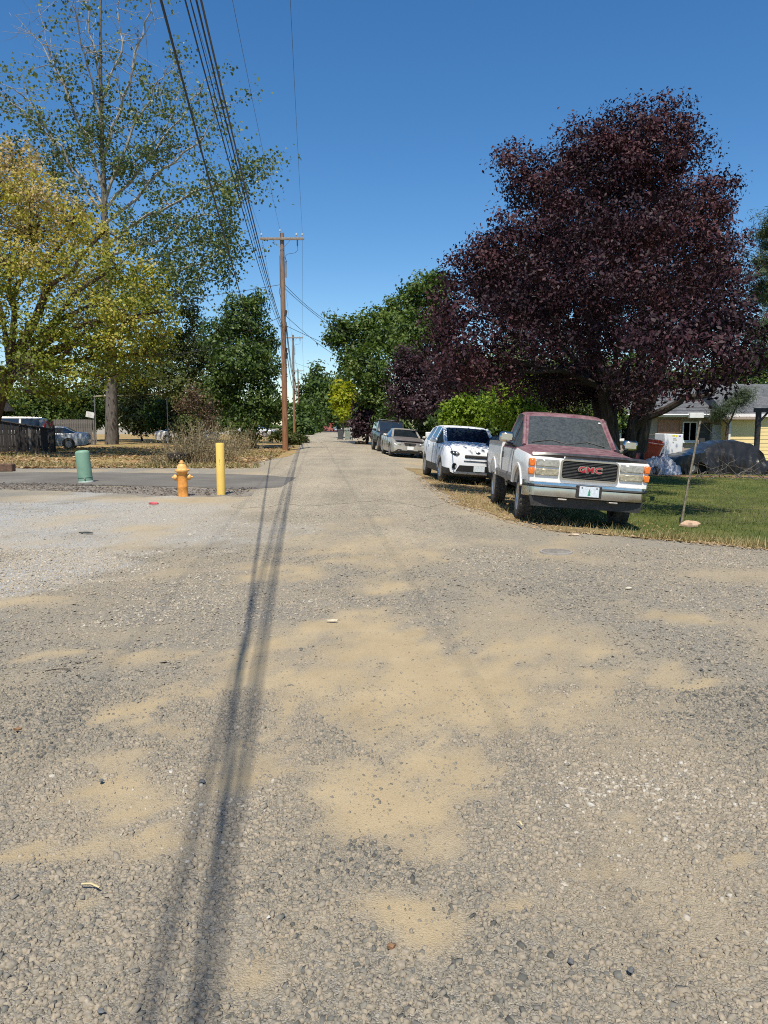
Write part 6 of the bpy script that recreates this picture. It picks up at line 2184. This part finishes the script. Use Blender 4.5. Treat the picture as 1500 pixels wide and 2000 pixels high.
# ------------------------------------------------------------------ small litter on the gravel
cx3, cy3 = G(1086, 1079)
lid = empty('meter_lid', (cx3, cy3, .004), label='flat round utility lid half buried in the gravel', cat='lid')
MB().lathe([(.17, 0), (.17, .012), (.155, .016), (.004, .018)], 26).build('cover', plain('iron_dusty', (.20, .18, .15), .9, var=.35, scale=20, bump=.3), lid, smooth=True)
MB().lathe([(.175, -.02), (.205, -.01), (.20, .012), (.175, .014)], 26, close=True).build('ring', plain('ring_concrete', (.28, .26, .23), .9, var=.2), lid)


def scrap(name, label, cat, px, py, size, mat, seed, yaw=0.0, flat=.3):
    x_, y_ = G(px, py)
    r = random.Random(seed)
    vs = []
    n = 9
    for i in range(n):
        a = 2 * math.pi * i / n
        vs.append((math.cos(a) * size[0] * r.uniform(.6, 1), math.sin(a) * size[1] * r.uniform(.6, 1), r.uniform(0, flat) * size[1]))
    vs.append((0, 0, flat * size[1] * 1.2))
    vs += [(a * .9, b * .9, -.004) for a, b, c in vs[:n]]
    fs = [(i, (i + 1) % n, n) for i in range(n)] + [((i + 1) % n, i, n + 1 + i, n + 1 + (i + 1) % n) for i in range(n)] + [tuple(range(n + 1, 2 * n + 1))]
    mb = MB(); mb.add(vs, fs)
    o = mb.build(name, mat, None, label=label, cat=cat)
    o.location = (x_, y_, tzf(x_, y_) + .016)
    o.rotation_euler = (0, 0, yaw)
    return o


PAPER = plain('paper_scrap', (.55, .48, .36), .8, var=.15, scale=30)
LEAFB = plain('brown_leaf', (.22, .12, .06), .8, var=.3, scale=30)
scrap('paper_scrap', 'pale crumpled scrap on the gravel in the middle of the lot', 'litter', 650, 1216, (.065, .013), PAPER, 1, .1, .8)
scrap('paper_scrap', 'small white scrap on the gravel in front of the verge', 'litter', 1228, 1152, (.05, .02), PAPER, 2, .4, .6)
scrap('candy_wrapper', 'red and white wrapper near the orange hydrant', 'litter', 301, 986, (.13, .05), plain('wrapper', (.62, .12, .13), .4, var=.7, scale=14), 3, .1, .8)
scrap('rag', 'dark rag lying on the pale gravel', 'litter', 170, 1043, (.14, .035), plain('rag_dark', (.06, .065, .06), .9, var=.3), 4, -.1, .5)
scrap('flat_stone', 'pale flat stone at the edge of the dry verge before the pickup', 'stone', 1120, 1047, (.10, .05), plain('tan_stone', (.46, .36, .25), .9, var=.2, scale=20), 5, 0, .4)
scrap('dry_leaf', 'brown dry leaf on the near gravel at bottom middle', 'leaf', 764, 1858, (.016, .011), LEAFB, 6, .2, .8)
scrap('dry_leaf', 'brown dry leaf on the near gravel at left', 'leaf', 35, 1430, (.03, .012), LEAFB, 7, .3, .8)
for i, (px, py, s_, lab) in enumerate([(395, 1528 + 4, .030, 'dark stone on the dirt patch left of the cable shadows'), (1232, 1902, .024, 'dark blue grey stone near the bottom right'), (1115, 1885, .020, 'dark stone left of the blue grey one near the bottom'),
                                       (588, 1270, .022, 'round grey stone on the dirt left of the middle'), (525, 1798, .013, 'white stone on the gravel near the bottom'), (198, 1530, .024, 'dark stone on the left dirt patch'), (198, 1983, .020, 'dark stone at the bottom left edge')]):
    x_, y_ = G(px, py)
    rk = MB(); rk.ball((0, 0, 0), (s_ * .6, s_ * .42, s_ * .3), 8, 5, amp=.25, seed=20 + i)
    o = rk.build('pebble', plain('pebble_pale', (.5, .48, .44), .85) if 'white' in lab else plain('pebble_dark', (.12, .122, .12), .8, var=.3, scale=40), None, False, label=lab, cat='stone')
    o.location = (x_, y_, s_ * .15 + .01); o.rotation_euler = (0, 0, i)
for i, (px0, py0, px1, py1, lab) in enumerate([(88, 1317, 138, 1313, 'thin dark stick on the gravel at left'), (160, 1738, 195, 1745, 'pale straw stalk on the gravel at left'), (1010, 1615, 1020, 1622, 'short pale straw on the gravel at right')]):
    a_ = Vector((*G(px0, py0), .022)); b2 = Vector((*G(px1, py1), .022))
    o = MB().tube([Vector((0, 0, 0)), (b2 - a_) * .5 + Vector((0, .004, .006)), b2 - a_], .0035, 5).build('twig', B_DARK if i == 0 else plain('straw', (.55, .45, .25), .8), None, label=lab, cat='twig')
    o.location = a_
